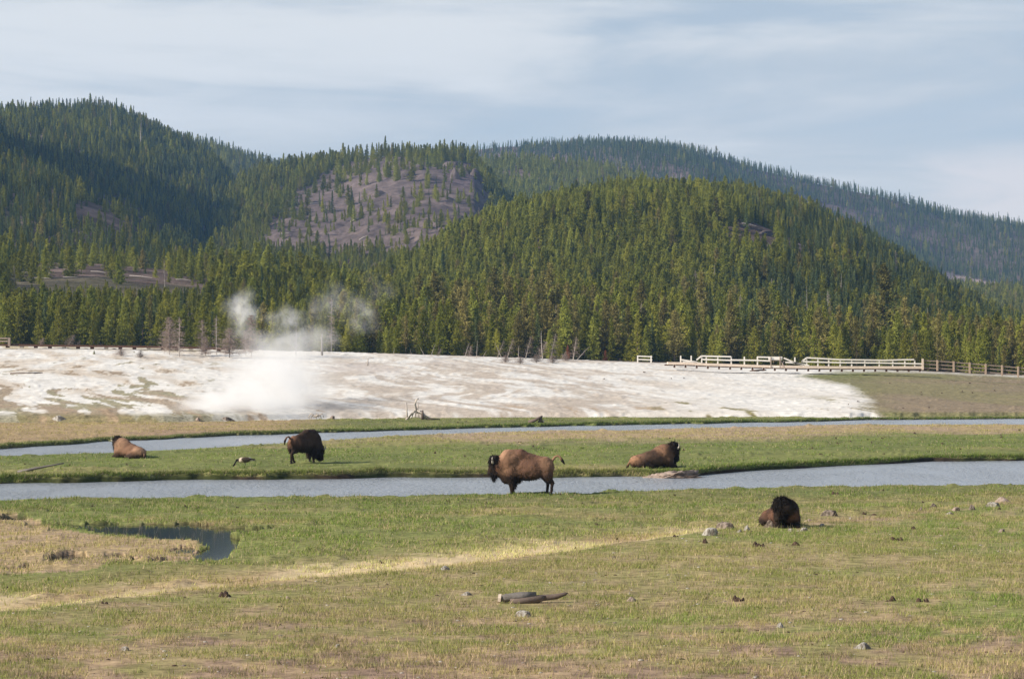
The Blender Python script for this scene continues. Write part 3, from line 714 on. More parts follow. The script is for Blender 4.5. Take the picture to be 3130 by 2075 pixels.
# the rest of the wood: one object of points that carry the crowns
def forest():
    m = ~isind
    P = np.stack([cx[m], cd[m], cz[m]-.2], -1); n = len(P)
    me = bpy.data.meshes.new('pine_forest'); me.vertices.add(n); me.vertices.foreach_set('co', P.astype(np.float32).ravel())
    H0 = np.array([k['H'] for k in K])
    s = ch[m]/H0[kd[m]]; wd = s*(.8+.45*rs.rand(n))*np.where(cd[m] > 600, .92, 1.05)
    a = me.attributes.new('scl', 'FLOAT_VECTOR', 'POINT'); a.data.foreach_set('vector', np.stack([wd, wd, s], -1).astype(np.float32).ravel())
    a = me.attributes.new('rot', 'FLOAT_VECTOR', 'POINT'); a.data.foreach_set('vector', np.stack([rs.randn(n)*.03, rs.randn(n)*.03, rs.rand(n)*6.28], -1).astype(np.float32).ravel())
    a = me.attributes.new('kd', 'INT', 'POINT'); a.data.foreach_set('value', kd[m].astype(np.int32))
    o = obj('pine_forest', me); ng = bpy.data.node_groups.new('forest', 'GeometryNodeTree')
    ng.interface.new_socket('Geometry', in_out='INPUT', socket_type='NodeSocketGeometry'); ng.interface.new_socket('Geometry', in_out='OUTPUT', socket_type='NodeSocketGeometry')
    gi = ng.nodes.new('NodeGroupInput'); go = ng.nodes.new('NodeGroupOutput'); jn = ng.nodes.new('GeometryNodeJoinGeometry')
    def attr(nm, ty):
        x = ng.nodes.new('GeometryNodeInputNamedAttribute'); x.data_type = ty; x.inputs['Name'].default_value = nm; return x.outputs['Attribute']
    sc_, ro, ki = attr('scl', 'FLOAT_VECTOR'), attr('rot', 'FLOAT_VECTOR'), attr('kd', 'INT')
    mp = ng.nodes.new('GeometryNodeMeshToPoints'); ng.links.new(gi.outputs[0], mp.inputs[0])
    for q, k in enumerate(K):
        src = [x for x in bpy.data.objects if x.data == k['c']]
        if not src: continue
        oi = ng.nodes.new('GeometryNodeObjectInfo'); oi.transform_space = 'ORIGINAL'; oi.inputs['Object'].default_value = src[0]; oi.inputs['As Instance'].default_value = True
        cp = ng.nodes.new('FunctionNodeCompare'); cp.data_type = 'INT'; cp.operation = 'EQUAL'; ng.links.new(ki, cp.inputs[2]); cp.inputs[3].default_value = q
        ip = ng.nodes.new('GeometryNodeInstanceOnPoints')
        ng.links.new(mp.outputs[0], ip.inputs['Points']); ng.links.new(cp.outputs[0], ip.inputs['Selection']); ng.links.new(oi.outputs['Geometry'], ip.inputs['Instance'])
        e = ng.nodes.new('FunctionNodeEulerToRotation'); ng.links.new(ro, e.inputs[0]); ng.links.new(e.outputs[0], ip.inputs['Rotation']); ng.links.new(sc_, ip.inputs['Scale'])
        ng.links.new(ip.outputs[0], jn.inputs[0])
    ng.links.new(jn.outputs[0], go.inputs[0])
    md = o.modifiers.new('forest', 'NODES'); md.node_group = ng
    tag(o, 'dense conifer wood covering the hills', 'forest', kind='stuff'); print('FOREST', n, np.bincount(kd[m]))
forest()
# ------------------------------------------------------------------ implicit bodies: smooth union of limbs, meshed as ONE surface
def sd_cone(P, a, b, ra, rb):
    a = np.array(a, float); b = np.array(b, float); ab = b-a; t = np.clip(((P-a)@ab)/max(ab@ab, 1e-9), 0, 1)
    return np.linalg.norm(P-a-t[..., None]*ab, axis=-1)-(ra+(rb-ra)*t)
def sd_ell(P, c, r):
    r = np.array(r, float); q = (P-np.array(c))/r; k0 = np.linalg.norm(q, axis=-1); k1 = np.linalg.norm(q/r, axis=-1)
    return k0*(k0-1)/np.maximum(k1, 1e-6)
def prim(P, p):
    return sd_cone(P, *p[1:5]) if p[0] == 'c' else sd_ell(P, p[1], p[2])
def field(P, prims):
    d = None
    for p in prims:
        e = prim(P, p); k = p[-2]
        if d is None: d = e
        else:
            h = np.clip(.5+.5*(d-e)/k, 0, 1); d = d*(1-h)+e*h-k*h*(1-h)
    return d
def surface(prims, h=.03, pad=.15):
    lo = np.full(3, 9.); hi = np.full(3, -9.)
    for p in prims:
        if p[0] == 'c':
            for q, r in ((p[1], p[3]), (p[2], p[4])): lo = np.minimum(lo, np.array(q)-r); hi = np.maximum(hi, np.array(q)+r)
        else: lo = np.minimum(lo, np.array(p[1])-p[2]); hi = np.maximum(hi, np.array(p[1])+p[2])
    lo -= pad; hi += pad; n = np.ceil((hi-lo)/h).astype(int)+1
    G = np.stack(np.meshgrid(*[lo[i]+h*np.arange(n[i]) for i in range(3)], indexing='ij'), -1)
    S = field(G, prims)
    ins = S < 0; cell = np.zeros(tuple(n-1), int); acc = np.zeros(tuple(n-1)+(3,)); cnt = np.zeros(tuple(n-1))
    base = np.stack(np.meshgrid(*[np.arange(k-1) for k in n], indexing='ij'), -1).astype(float)
    corners = [(i, j, k) for i in (0, 1) for j in (0, 1) for k in (0, 1)]
    sl = lambda c: tuple(slice(c[i], n[i]-1+c[i]) for i in range(3))
    for c0 in corners:
        for ax in range(3):
            if c0[ax]: continue
            c1 = list(c0); c1[ax] = 1; s0 = S[sl(c0)]; s1 = S[sl(tuple(c1))]
            x = (s0 < 0) != (s1 < 0); t = np.where(x, s0/np.where(x, s0-s1, 1), 0)
            p = np.zeros(x.shape+(3,)); p += np.array(c0, float); p[..., ax] += t
            acc += p*x[..., None]; cnt += x
    act = cnt > 0; idx = -np.ones(act.shape, int); idx[act] = np.arange(act.sum())
    V = lo+h*(base[act]+acc[act]/cnt[act][:, None]); Q = []
    for ax in range(3):
        b1, b2 = [(1, 2), (2, 0), (0, 1)][ax]
        s = [slice(None)]*3; s[ax] = slice(0, n[ax]-1); e = [slice(None)]*3; e[ax] = slice(1, n[ax])
        x = ins[tuple(s)] != ins[tuple(e)]; I = np.argwhere(x)
        I = I[(I[:, b1] > 0) & (I[:, b2] > 0) & (I[:, b1] < n[b1]-1) & (I[:, b2] < n[b2]-1)]
        def g(o1, o2):
            J = I.copy(); J[:, b1] -= o1; J[:, b2] -= o2; return idx[J[:, 0], J[:, 1], J[:, 2]]
        q = np.stack([g(1, 1), g(0, 1), g(0, 0), g(1, 0)], -1)
        flip = ~ins[tuple(s)][I[:, 0], I[:, 1], I[:, 2]]; q[flip] = q[flip][:, ::-1]; Q.append(q)
    return V, np.concatenate(Q)
def normals(V, prims):
    e = .01; g = np.stack([field(V+d, prims)-field(V-d, prims) for d in np.eye(3)*e], -1); return g/np.maximum(np.linalg.norm(g, axis=-1), 1e-9)[:, None]
def noise3(P, s, seed): return (vnoise(P[:, 0]/s+P[:, 2]/s*.7, P[:, 1]/s+P[:, 2]/s*.9, seed)+vnoise(P[:, 2]/s+4.2, P[:, 0]/s-P[:, 1]/s, seed+1)-1)

def fur_mat():
    m, t = mat('bison hair'); o = N(t, 'ShaderNodeOutputMaterial'); a = N(t, 'ShaderNodeVertexColor', layer_name='Col'); tc = N(t, 'ShaderNodeTexCoord')
    mp = N(t, 'ShaderNodeMapping', inp={'Scale': (1, 1, .45)}); L(t, tc.outputs['Object'], mp.inputs[0])
    n = N(t, 'ShaderNodeTexNoise', inp={'Scale': 14, 'Detail': 6, 'Roughness': .7}); L(t, mp.outputs[0], n.inputs['Vector'])
    n2 = N(t, 'ShaderNodeTexNoise', inp={'Scale': 3.2, 'Detail': 3}); L(t, mp.outputs[0], n2.inputs['Vector'])
    k = math_(t, 'MULTIPLY', math_(t, 'ADD', math_(t, 'MULTIPLY', n.outputs[0], .5), .76), math_(t, 'ADD', math_(t, 'MULTIPLY', n2.outputs[0], .6), .7))
    cmb = N(t, 'ShaderNodeCombineXYZ'); [L(t, k, cmb.inputs[i]) for i in range(3)]
    c = mixc(t, 1.0, a.outputs[0], cmb.outputs[0], 'MULTIPLY')
    b = N(t, 'ShaderNodeBsdfPrincipled', inp={'Roughness': .85, 'Specular IOR Level': .15, 'Sheen Weight': .0}); L(t, c, b.inputs['Base Color'])
    bp = N(t, 'ShaderNodeBump', inp={'Strength': .7, 'Distance': .03}); L(t, n.outputs[0], bp.inputs['Height']); L(t, bp.outputs[0], b.inputs['Normal'])
    L(t, b.outputs[0], o.inputs[0]); return m
M_FUR = fur_mat()
M_HORN = pbr('pale grey horn', (.42, .38, .33), .5, .3, 10, .2)
M_EYE = pbr('dark eye', (.008, .006, .005), .15, 0, 5, 0, spec=.6)
M_HOOF = pbr('black hoof', (.02, .018, .016), .6, .2, 10, .1)
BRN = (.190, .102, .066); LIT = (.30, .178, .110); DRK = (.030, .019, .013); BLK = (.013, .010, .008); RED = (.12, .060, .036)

def rotz(p, piv, a, pitch=0):
    x, y, z = p[0]-piv[0], p[1]-piv[1], p[2]-piv[2]
    x, z = x*math.cos(pitch)+z*math.sin(pitch), -x*math.sin(pitch)+z*math.cos(pitch)
    return (piv[0]+x*math.cos(a)-y*math.sin(a), piv[1]+x*math.sin(a)+y*math.cos(a), piv[2]+z)
def bison(pose, loc, yaw, scale, label, head_yaw=0.0, seed=1, horn=1.0, zs=1.0, cols=(BRN, LIT, DRK, BLK)):
    BR, LI, DK, BK = cols
    body = []; hair = []          # hair = dark shaggy parts (a child mesh)
    c = lambda a, b, ra, rb, k, col: ('c', a, b, ra, rb, k, col)
    e = lambda ce, r, k, col: ('e', ce, r, k, col)
    if pose == 'lie':
        body += [e((.33, 0, .60), (.50, .36, .46), .1, LI), c((.42, 0, .86), (-.75, 0, .42), .20, .20, .12, BR), e((-.2, 0, .40), (.68, .43, .36), .12, BR),
                 e((-.88, 0, .34), (.40, .36, .29), .12, LI), e((-.70, .27, .22), (.36, .20, .22), .08, BR), e((-.70, -.27, .22), (.36, .20, .22), .08, BR),
                 e((.50, .24, .34), (.24, .16, .30), .08, BR), e((.50, -.24, .34), (.24, .16, .30), .08, BR)]
        for s in (1, -1):
            body += [c((.50, .24*s, .24), (.86, .22*s, .10), .12, .07, .06, DK), c((.86, .22*s, .10), (.56, .26*s, .06), .065, .05, .03, DK),
                     c((-.75, .36*s, .2), (-.36, .46*s, .12), .13, .08, .06, DK), c((-.36, .46*s, .10), (-.62, .50*s, .06), .06, .05, .03, DK)]
        neck = [((.48, 0, .72), (.80, 0, .78), .33, .27)]
        H = dict(piv=(.55, 0, .7), crown=(.86, 0, .86), muz=(1.02, 0, .40), cr=.205, mr=.10)
        tail = [(-1.22, 0, .40), (-1.32, .03, .25), (-1.36, .08, .10), (-1.40, .12, .05)]
        beard = ((.90, 0, .52), (.86, 0, .14)); fz = .1
    elif pose == 'stand':
        body += [e((.42, 0, 1.12), (.50, .35, .60), .1, LI), c((.50, 0, 1.50), (.0, 0, 1.50), .20, .22, .12, BR), c((.0, 0, 1.49), (-.92, 0, 1.24), .21, .19, .15, BR),
                 e((-.25, 0, .97), (.74, .39, .44), .12, BR), e((-.95, 0, 1.08), (.35, .29, .36), .12, LI), e((.52, 0, .72), (.28, .22, .32), .1, BR)]
        for s in (1, -1):
            fx = .03*s; hx = -.075*s
            body += [e((-1.0, .16*s, .86), (.26, .15, .36), .1, BR), c((-1.0+hx*.4, .17*s, .72), (-1.14+hx, .17*s, .46), .15, .075, .08, DK), c((-1.14+hx, .17*s, .46), (-1.10+hx, .17*s, .07), .068, .05, .04, RED),
                     c((.36, .19*s, .85), (.33+fx, .17*s, .46), .21, .11, .1, BR), c((.33+fx, .17*s, .46), (.31+fx, .17*s, .07), .085, .055, .05, RED)]
            hair += [c((.36, .18*s, .66), (.26, .18*s, .34), .19, .085, .08, DK)]
        hair += [e((.20, 0, .60), (.26, .2, .16), .08, DK)]
        neck = [((.48, 0, 1.18), (.80, 0, 1.12), .37, .30), ((.6, 0, .92), (.86, 0, .90), .25, .19)]
        H = dict(piv=(.6, 0, 1.1), crown=(.99, 0, 1.20), muz=(1.17, 0, .84), cr=.215, mr=.115)
        tail = [(-1.22, 0, 1.30), (-1.33, 0, 1.45), (-1.44, 0, 1.49), (-1.54, 0, 1.42), (-1.60, 0, 1.31), (-1.70, 0, 1.17)]
        beard = ((1.06, 0, .80), (1.0, 0, .50)); fz = 0
    else:                       # grazing
        body += [e((.42, 0, 1.08), (.50, .36, .60), .1, BR), c((.40, 0, 1.45), (.0, 0, 1.45), .22, .22, .12, BR), c((.0, 0, 1.45), (-.92, 0, 1.16), .22, .19, .15, BR),
                 e((-.25, 0, .93), (.72, .39, .42), .12, BR), e((-.95, 0, 1.04), (.34, .29, .34), .12, LI), e((.50, 0, .70), (.30, .24, .34), .1, DK)]
        for s, hx, fx in ((1, .22, .05), (-1, -.16, -.04)):
            body += [e((-.98, .16*s, .84), (.25, .15, .34), .1, BR), c((-1.0+hx*.3, .17*s, .74), (-1.16+hx, .17*s, .46), .15, .075, .08, DK), c((-1.16+hx, .17*s, .46), (-1.10+hx*1.5, .17*s, .07), .068, .05, .04, DK),
                     c((.38, .19*s, .82), (.36+fx, .17*s, .44), .2, .11, .1, DK), c((.36+fx, .17*s, .44), (.36+fx, .17*s, .07), .08, .055, .05, DK)]
            hair += [c((.38, .18*s, .62), (.34, .18*s, .32), .19, .09, .08, DK)]
        neck = [((.52, 0, 1.05), (.85, 0, .74), .37, .28), ((.5, 0, .8), (.8, 0, .55), .25, .2)]
        H = dict(piv=(.6, 0, .9), crown=(.96, 0, .60), muz=(1.12, 0, .17), cr=.215, mr=.11)
        tail = [(-1.2, 0, 1.24), (-1.32, .02, 1.36), (-1.47, .04, 1.32), (-1.58, .05, 1.14), (-1.60, .05, .96)]
        beard = ((.98, 0, .34), (.94, 0, .08)); fz = 0
    rot = lambda p: rotz(p, H['piv'], head_yaw)
    half = lambda p: rotz(p, H['piv'], head_yaw*.5)
    for a, b, ra, rb in neck: body.append(c(a, half(b) if head_yaw else b, ra, rb, .14, RED if pose == 'stand' else DK))
    cr, mz = H['crown'], H['muz']; d = (mz[0]-cr[0], 0, mz[2]-cr[2])
    body += [c(rot(cr), rot(mz), H['cr']*.92, H['mr'], .1, DK), c(rot((mz[0]-.03, .035, mz[2]-.02)), rot((mz[0]-.03, -.035, mz[2]-.02)), .085, .085, .05, BK),
             e(rot((cr[0]+.06, 0, cr[2]+.02)), (.16, .17, .2), .08, DK)]
    for s in (1, -1):  # ears under the horns
        body.append(c(rot((cr[0]-.04, .2*s, cr[2]-.06)), rot((cr[0]-.10, .33*s, cr[2]-.10)), .05, .02, .03, DK))
    hair += [e(rot((cr[0]-.0, 0, cr[2]+.12)), (.20, .21, .20), .1, BK), e(rot((cr[0]+.06, 0, cr[2]-.02)), (.17, .19, .22), .1, BK),
             c(rot(beard[0]), rot(beard[1]), .14, .03, .1, BK), c(half((cr[0]-.16, 0, cr[2]-.0)), rot((cr[0]-.05, 0, cr[2]-.28)), .25, .17, .12, DK)]
    root = empty('bison', loc, yaw, scale)
    rs_ = np.random.RandomState(seed)
    V, Q = surface(body, .028); Nn = normals(V, body)
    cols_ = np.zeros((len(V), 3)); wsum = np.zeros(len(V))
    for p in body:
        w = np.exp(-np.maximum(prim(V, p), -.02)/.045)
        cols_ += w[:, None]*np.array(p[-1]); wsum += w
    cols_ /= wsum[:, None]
    # belly and legs darken, the back and shoulder carry faded winter wool in patches
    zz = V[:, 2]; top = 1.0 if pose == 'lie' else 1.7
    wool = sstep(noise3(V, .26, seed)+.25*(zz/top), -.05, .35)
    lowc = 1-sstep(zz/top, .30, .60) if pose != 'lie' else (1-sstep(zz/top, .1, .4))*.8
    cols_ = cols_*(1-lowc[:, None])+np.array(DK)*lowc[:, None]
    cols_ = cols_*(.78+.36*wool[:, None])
    V = V + Nn*(noise3(V, .13, seed+3)*.013+noise3(V, .05, seed+5)*.008)[:, None]
    # tail joins the same mesh, rooted inside the rump
    mb = MB(); mb.tube([(tail[0][0]+.12, tail[0][1], tail[0][2]-.05)]+tail, [.07, .056] + [.044]*(len(tail)-3) + [.062, .025], 7, wob=.15)
    tv = np.array(mb.v); off = len(V)
    tcx = np.where((np.arange(len(tv)) < 7*(len(tail)-1))[:, None], np.array(LI)*.9, np.array(BK))
    qs = [np.array([[i+off for i in f] for f in mb.f if len(f) == 4])]
    # hair: fine locks lying back and down over the whole coat
    nh = 2400; pick = rs_.randint(0, len(V), nh); hv, hc = [], []
    for i in pick:
        if rs_.rand() < .35 and lowc[i] < .3: continue
        p = V[i]; n_ = Nn[i]; g = np.array([-.5, 0, -.75])+n_*.55+rs_.randn(3)*.2; g /= np.linalg.norm(g)
        ln = (.035+.04*rs_.rand()); w = np.cross(g, n_); w /= np.linalg.norm(w)+1e-6; w *= .011
        hv += [p-w, p+w, p+g*ln+n_*.01]; f_ = cols_[i]*(.85+.3*rs_.rand()); hc += [f_, f_, f_*1.05]
    hv = np.array(hv); allv = np.concatenate([V, tv, hv]); allc = np.concatenate([cols_, tcx, np.array(hc)])
    tri = np.arange(len(hv)).reshape(-1, 3)+off+len(tv)
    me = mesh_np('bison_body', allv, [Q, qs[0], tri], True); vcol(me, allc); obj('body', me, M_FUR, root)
    # mane, chin beard and leg chaps
    V2, Q2 = surface(hair, .03); N2 = normals(V2, hair); V2 = V2+N2*(noise3(V2, .09, seed+8)*.05)[:, None]
    c2 = np.zeros((len(V2), 3)); ws = np.zeros(len(V2))
    for p in hair:
        w = np.exp(-np.maximum(prim(V2, p), -.02)/.05); c2 += w[:, None]*np.array(p[-1]); ws += w
    c2 /= ws[:, None]; hv, hc = [], []
    for i in rs_.randint(0, len(V2), 3600):
        p = V2[i]; n_ = N2[i]; g = np.array([0, 0, -.8])+n_*.75+rs_.randn(3)*.25; g /= np.linalg.norm(g); ln = .07+.08*rs_.rand()
        w = np.cross(g, n_); w /= np.linalg.norm(w)+1e-6; w *= .012; hv += [p-w, p+w, p+g*ln]; f_ = c2[i]*(.6+.9*rs_.rand()); hc += [f_]*3
    hv = np.array(hv); me = mesh_np('bison_mane', np.concatenate([V2, hv]), [Q2, np.arange(len(hv)).reshape(-1, 3)+len(V2)], True)
    vcol(me, np.concatenate([c2, np.array(hc)])); obj('mane', me, M_FUR, root)
    for s in (1, -1):
        hb = MB(); b0 = (cr[0]+.07, .15*s, cr[2]+.02); hs = .9
        pts = [rot(b0), rot((b0[0]+.01, .25*s, b0[2]+.015)), rot((b0[0]+.03, .315*s, b0[2]+.08)), rot((b0[0]+.04, .325*s, b0[2]+.17)), rot((b0[0]+.03, .28*s, b0[2]+.25))]
        pts = [Vector(pts[0])+(Vector(q)-Vector(pts[0]))*horn for q in pts]; hb.tube(pts, [.05*horn, .045*horn, .036*horn, .024*horn, .006], 8); hb.build('horn', M_HORN, root, True)
        eb = MB(); k = .42; ex = (cr[0]+d[0]*k+.055, .125*s, cr[2]+d[2]*k); cen = Vector(rot(ex)); eb.tube([cen-Vector((0, 0, .018)), cen, cen+Vector((0, 0, .018))], [.008, .022, .008], 6); eb.build('eye', M_EYE, root, True)
    if pose != 'lie':
        for s in (1, -1):
            for x in ([-1.10-.075*s, .31+.03*s] if pose == 'stand' else [-1.10+(.33 if s > 0 else -.24), .36+(.05 if s > 0 else -.04)]):
                hb = MB(); hb.tube([(x+.015, .17*s, .0), (x+.01, .17*s, .06), (x, .17*s, .10)], [.075, .066, .055], 8); hb.build('hoof', M_HOOF, root, True)
    root.scale = (scale, scale, scale*zs); tag(root, label, 'bison', 'bison scattered along the river flat'); return root
def gz(x, y): return zat(x, y)
def bison_at(u, v, *a, **kw):
    pose, yaw, sc, lab = a; p = find(u, v); p.z = gz(p.x, p.y)-.03; return bison(pose, p, R(yaw), sc, lab, **kw)
bison_at(1591, 1509, 'stand', 181, 1.0, 'brown bison standing broadside with raised tail at the near river bank', seed=3)
bison_at(938, 1412, 'graze', 52, .95, 'dark bison grazing with its head down between the two river branches', seed=5, cols=((.05, .031, .021), (.17, .088, .052), DRK, BLK))
bison_at(390, 1400, 'lie', 141, .98, 'reddish bison lying at left beside the far branch with its head turned away', seed=7, head_yaw=R(-14), cols=((.17, .095, .06), (.30, .18, .115), (.04, .026, .018), BLK))
bison_at(2006, 1430, 'lie', 20, 1.05, 'bison lying in profile above the stony bank spit, facing right', seed=9, cols=((.085, .052, .035), (.27, .15, .09), DRK, BLK))
bison_at(2390, 1609, 'lie', -80, .97, 'dark bison lying among the boulders and facing the camera', seed=11, head_yaw=R(-52), horn=.5, zs=.80, cols=((.075, .04, .026), (.13, .065, .040), (.02,.014,.01), BLK))

# ------------------------------------------------------------------ goose
def goose():
    p = find(750, 1429); p.z = zat(p.x, p.y); root = empty('goose', p, R(186), 1.0)
    DKB = (.10, .075, .05); CR = (.62, .52, .42); BKN = (.012, .010, .009)
    body = [('e', (0, 0, .36), (.26, .13, .13), .05, DKB), ('e', (.17, 0, .35), (.13, .115, .12), .04, CR), ('c', (-.2, 0, .38), (-.40, 0, .34), .09, .035, .05, (.5, .47, .44)),
            ('c', (.24, 0, .38), (.40, 0, .35), .06, .038, .03, BKN), ('c', (.40, 0, .35), (.50, 0, .16), .036, .030, .03, BKN), ('c', (.50, 0, .15), (.55, 0, .09), .042, .032, .02, BKN), ('c', (.555, 0, .08), (.585, 0, .035), .02, .012, .01, BKN)]
    V, Q = surface(body, .012, .04); c_ = np.zeros((len(V), 3)); ws = np.zeros(len(V))
    for q in body:
        w = np.exp(-np.maximum(prim(V, q), -.01)/.012); c_ += w[:, None]*np.array(q[-1]); ws += w
    me = mesh_np('goose_body', V, [Q], True); vcol(me, c_/ws[:, None]); obj('body', me, pbr('goose feathers', (0, 0, 0), .8, .3, 30, .2, vc=True), root)
    M_W = pbr('dark brown wing feathers', (.07, .052, .038), .8, .4, 25, .3)
    for s in (1, -1):
        V, Q = surface([('e', (-.03, .105*s, .39), (.22, .04, .095), .03, 0), ('c', (-.18, .09*s, .40), (-.46, .03*s, .375), .05, .015, .03, 0)], .012, .03)
        obj('wing', mesh_np('wing', V, [Q], True), M_W, root)
        mb = MB(); mb.tube([(.02, .05*s, .27), (.0, .05*s, .14), (.02, .05*s, .02)], [.022, .012, .010], 5); mb.box((.045, .05*s, .012), (.08, .05, .012)); mb.build('leg', M_HOOF, root)
    mb = MB(); mb.beam((-.34, 0, .35), (-.50, 0, .31), .10, .02); mb.build('tail', M_HOOF, root)
    tag(root, 'goose feeding with its black neck stretched down on the strip between the rivers', 'goose')
goose()
# ------------------------------------------------------------------ rocks, dung, driftwood
def rock_mesh(name, seed, squash=.6, rough=.34, sub=4):
    import bmesh
    bm = bmesh.new(); bmesh.ops.create_icosphere(bm, subdivisions=sub, radius=1.0); r = random.Random(seed)
    cuts = [(Vector((r.uniform(-1, 1), r.uniform(-1, 1), r.uniform(-.4, 1))).normalized(), r.uniform(.55, .85)) for _ in range(7)]
    co = np.array([v.co[:] for v in bm.verts])
    n = noise3(co, .7, seed)*rough+noise3(co, .28, seed+4)*rough*.5
    for v, k in zip(bm.verts, n):
        p = v.co*(1+float(k))
        for nn, dd in cuts:
            q = p.dot(nn)-dd
            if q > 0: p -= nn*q*.85
        v.co = Vector((p.x, p.y*.8, p.z*squash))
    me = bpy.data.meshes.new(name); bm.to_mesh(me); bm.free(); me.polygons.foreach_set('use_smooth', [True]*len(me.polygons)); return me
def stone_mat(name, c1, c2, sc=7.0):
    m, t = mat(name); o = N(t, 'ShaderNodeOutputMaterial'); tc = N(t, 'ShaderNodeTexCoord')
    n = N(t, 'ShaderNodeTexNoise', inp={'Scale': sc, 'Detail': 7, 'Roughness': .65}); L(t, tc.outputs['Object'], n.inputs['Vector'])
    n2 = N(t, 'ShaderNodeTexNoise', inp={'Scale': sc*.3, 'Detail': 4}); L(t, tc.outputs['Object'], n2.inputs['Vector'])
    c = mixc(t, ramp(t, n2.outputs[0], .4, .6), c1, c2); k = math_(t, 'ADD', math_(t, 'MULTIPLY', n.outputs[0], .9), .5)
    cmb = N(t, 'ShaderNodeCombineXYZ'); [L(t, k, cmb.inputs[i]) for i in range(3)]
    c = mixc(t, 1.0, c, cmb.outputs[0], 'MULTIPLY'); b = N(t, 'ShaderNodeBsdfPrincipled', inp={'Roughness': .9, 'Specular IOR Level': .2}); L(t, c, b.inputs['Base Color'])
    bp = N(t, 'ShaderNodeBump', inp={'Strength': .8, 'Distance': .05}); L(t, n.outputs[0], bp.inputs['Height']); L(t, bp.outputs[0], b.inputs['Normal']); L(t, b.outputs[0], o.inputs[0]); return m
M_ROCK = stone_mat('lichen grey boulder', (.27, .22, .185), (.10, .08, .062), 9)
M_PALE = stone_mat('pale stone', (.40, .38, .345), (.20, .175, .15), 9)
M_TUFA = stone_mat('pinkish bank mineral crust', (.36, .285, .24), (.20, .15, .12), 5)
M_CRAG = stone_mat('purplish crag rock', (.125, .10, .095), (.07, .055, .055), 3)
M_DUNG = stone_mat('dark dry dung', (.055, .035, .026), (.10, .066, .048), 9)
RM = [rock_mesh('boulder', s, q) for s, q in ((1, .62), (2, .5), (3, .72), (4, .42), (5, .6))]
def rock(u, v, wpx, hpx, mi, m, label, name='boulder', cat='boulder', group=None, sink=.26, rz=None, dmin=26, dmax=345):
    p = find(u, v, dmin, dmax); s = wpx*mpp(p.y)/2*1.12; h = hpx*mpp(p.y)*1.25
    me = DM[mi % 4] if m is M_DUNG else RM[mi % 5]
    o = bpy.data.objects.new(name, me); COL.objects.link(o)
    if not me.materials: me.materials.append(M_ROCK)
    o.material_slots[0].link = 'OBJECT'; o.material_slots[0].material = m
    zz = float(max(v_.co.z for v_ in me.vertices)); o.location = (p.x, p.y+s*.5, zat(p.x, p.y+s*.5)-h*sink); o.scale = (s, s*.9, h/zz)
    o.rotation_euler = (0, 0, random.uniform(-.5, .5) if rz is None else rz); tag(o, label, cat, group); return o
import bmesh
def dung_mesh(seed):
    r = random.Random(seed); me0 = [rock_mesh('dung', seed*7+i, .7, .45, 2) for i in range(5)]; bm = bmesh.new()
    for i, q in enumerate(me0):
        k = r.uniform(.28, .6); b2 = bmesh.new(); b2.from_mesh(q)
        x0, y0 = r.uniform(-.75, .75)*(i > 0), r.uniform(-.4, .4)*(i > 0)
        for v in b2.verts: v.co = Vector((v.co.x*k+x0, v.co.y*k+y0, v.co.z*k*1.2))
        tmp = bpy.data.meshes.new('t'); b2.to_mesh(tmp); bm.from_mesh(tmp); b2.free(); bpy.data.meshes.remove(tmp)
    me = bpy.data.meshes.new('dung'); bm.to_mesh(me); bm.free(); return me
DM = [dung_mesh(s) for s in range(1, 5)]
# boulders round the near bison (u, v of the foot, width, height in photo pixels)
rock(2167, 1637, 52, 26, 0, M_PALE, 'pale grey boulder lying leftmost in the row beside the near bison')
rock(2225, 1618, 72, 26, 1, M_ROCK, 'broad brown boulder just right of the leftmost pale one')
rock(2284, 1623, 26, 20, 2, M_PALE, 'small pointed grey boulder left of the near bison')
rock(2262, 1627, 20, 10, 3, M_PALE, 'little flat stone left of the small pointed boulder', 'stone', 'stone')
rock(2362, 1612, 46, 24, 4, M_ROCK, 'brown boulder in front of the chest of the near bison')
rock(2389, 1600, 36, 24, 2, M_PALE, 'mottled tan boulder under the chin of the near bison')
rock(2400, 1610, 26, 13, 3, M_ROCK, 'small brown stone wedged right of the chest boulder', 'stone', 'stone')
rock(2418, 1625, 20, 10, 1, M_PALE, 'small round stone in grass right of the near bison', 'stone', 'stone')
rock(2455, 1624, 26, 13, 0, M_PALE, 'pair-sized pale stone in grass right of the near bison', 'stone', 'stone')
rock(2475, 1594, 34, 9, 3, M_TUFA, 'low flat pinkish rock on the worn earth right of the near bison')
rock(2540, 1577, 50, 20, 1, M_ROCK, 'brown humped boulder on the worn earth right of the bison')
rock(2510, 1611, 24, 12, 0, M_PALE, 'rounded pale stone below the humped boulder', 'stone', 'stone')
rock(2600, 1588, 16, 8, 2, M_PALE, 'small pale stone right of the humped boulder', 'stone', 'stone')
rock(2816, 1560, 16, 13, 2, M_ROCK, 'dark upright stone below the worn bank at right', 'stone', 'stone')
rock(2858, 1550, 26, 13, 4, M_ROCK, 'dark boulder against the worn bank at right')
rock(2920, 1562, 26, 13, 0, M_TUFA, 'orange tan boulder on the grass below the worn bank')
rock(2974, 1559, 26, 18, 2, M_ROCK, 'grey brown boulder topped by a smaller stone at right')
rock(2904, 1573, 30, 9, 3, M_PALE, 'low flat grey rock below the orange tan boulder')
rock(3040, 1549, 42, 16, 1, M_PALE, 'pale flat boulder near the right edge on the worn lane')
rock(3075, 1536, 60, 20, 4, M_TUFA, 'pinkish earth-covered rock heap at the far right of the lane')
rock(3060, 1627, 26, 12, 0, M_TUFA, 'tan stone in the grass near the right edge', 'stone', 'stone')
rock(1604, 1886, 54, 22, 1, M_PALE, 'pinkish white stone below the split log', 'stone', 'stone', rz=0)
rock(1428, 1821, 38, 12, 3, M_PALE, 'flat pale stone left of the split log', 'stone', 'stone')
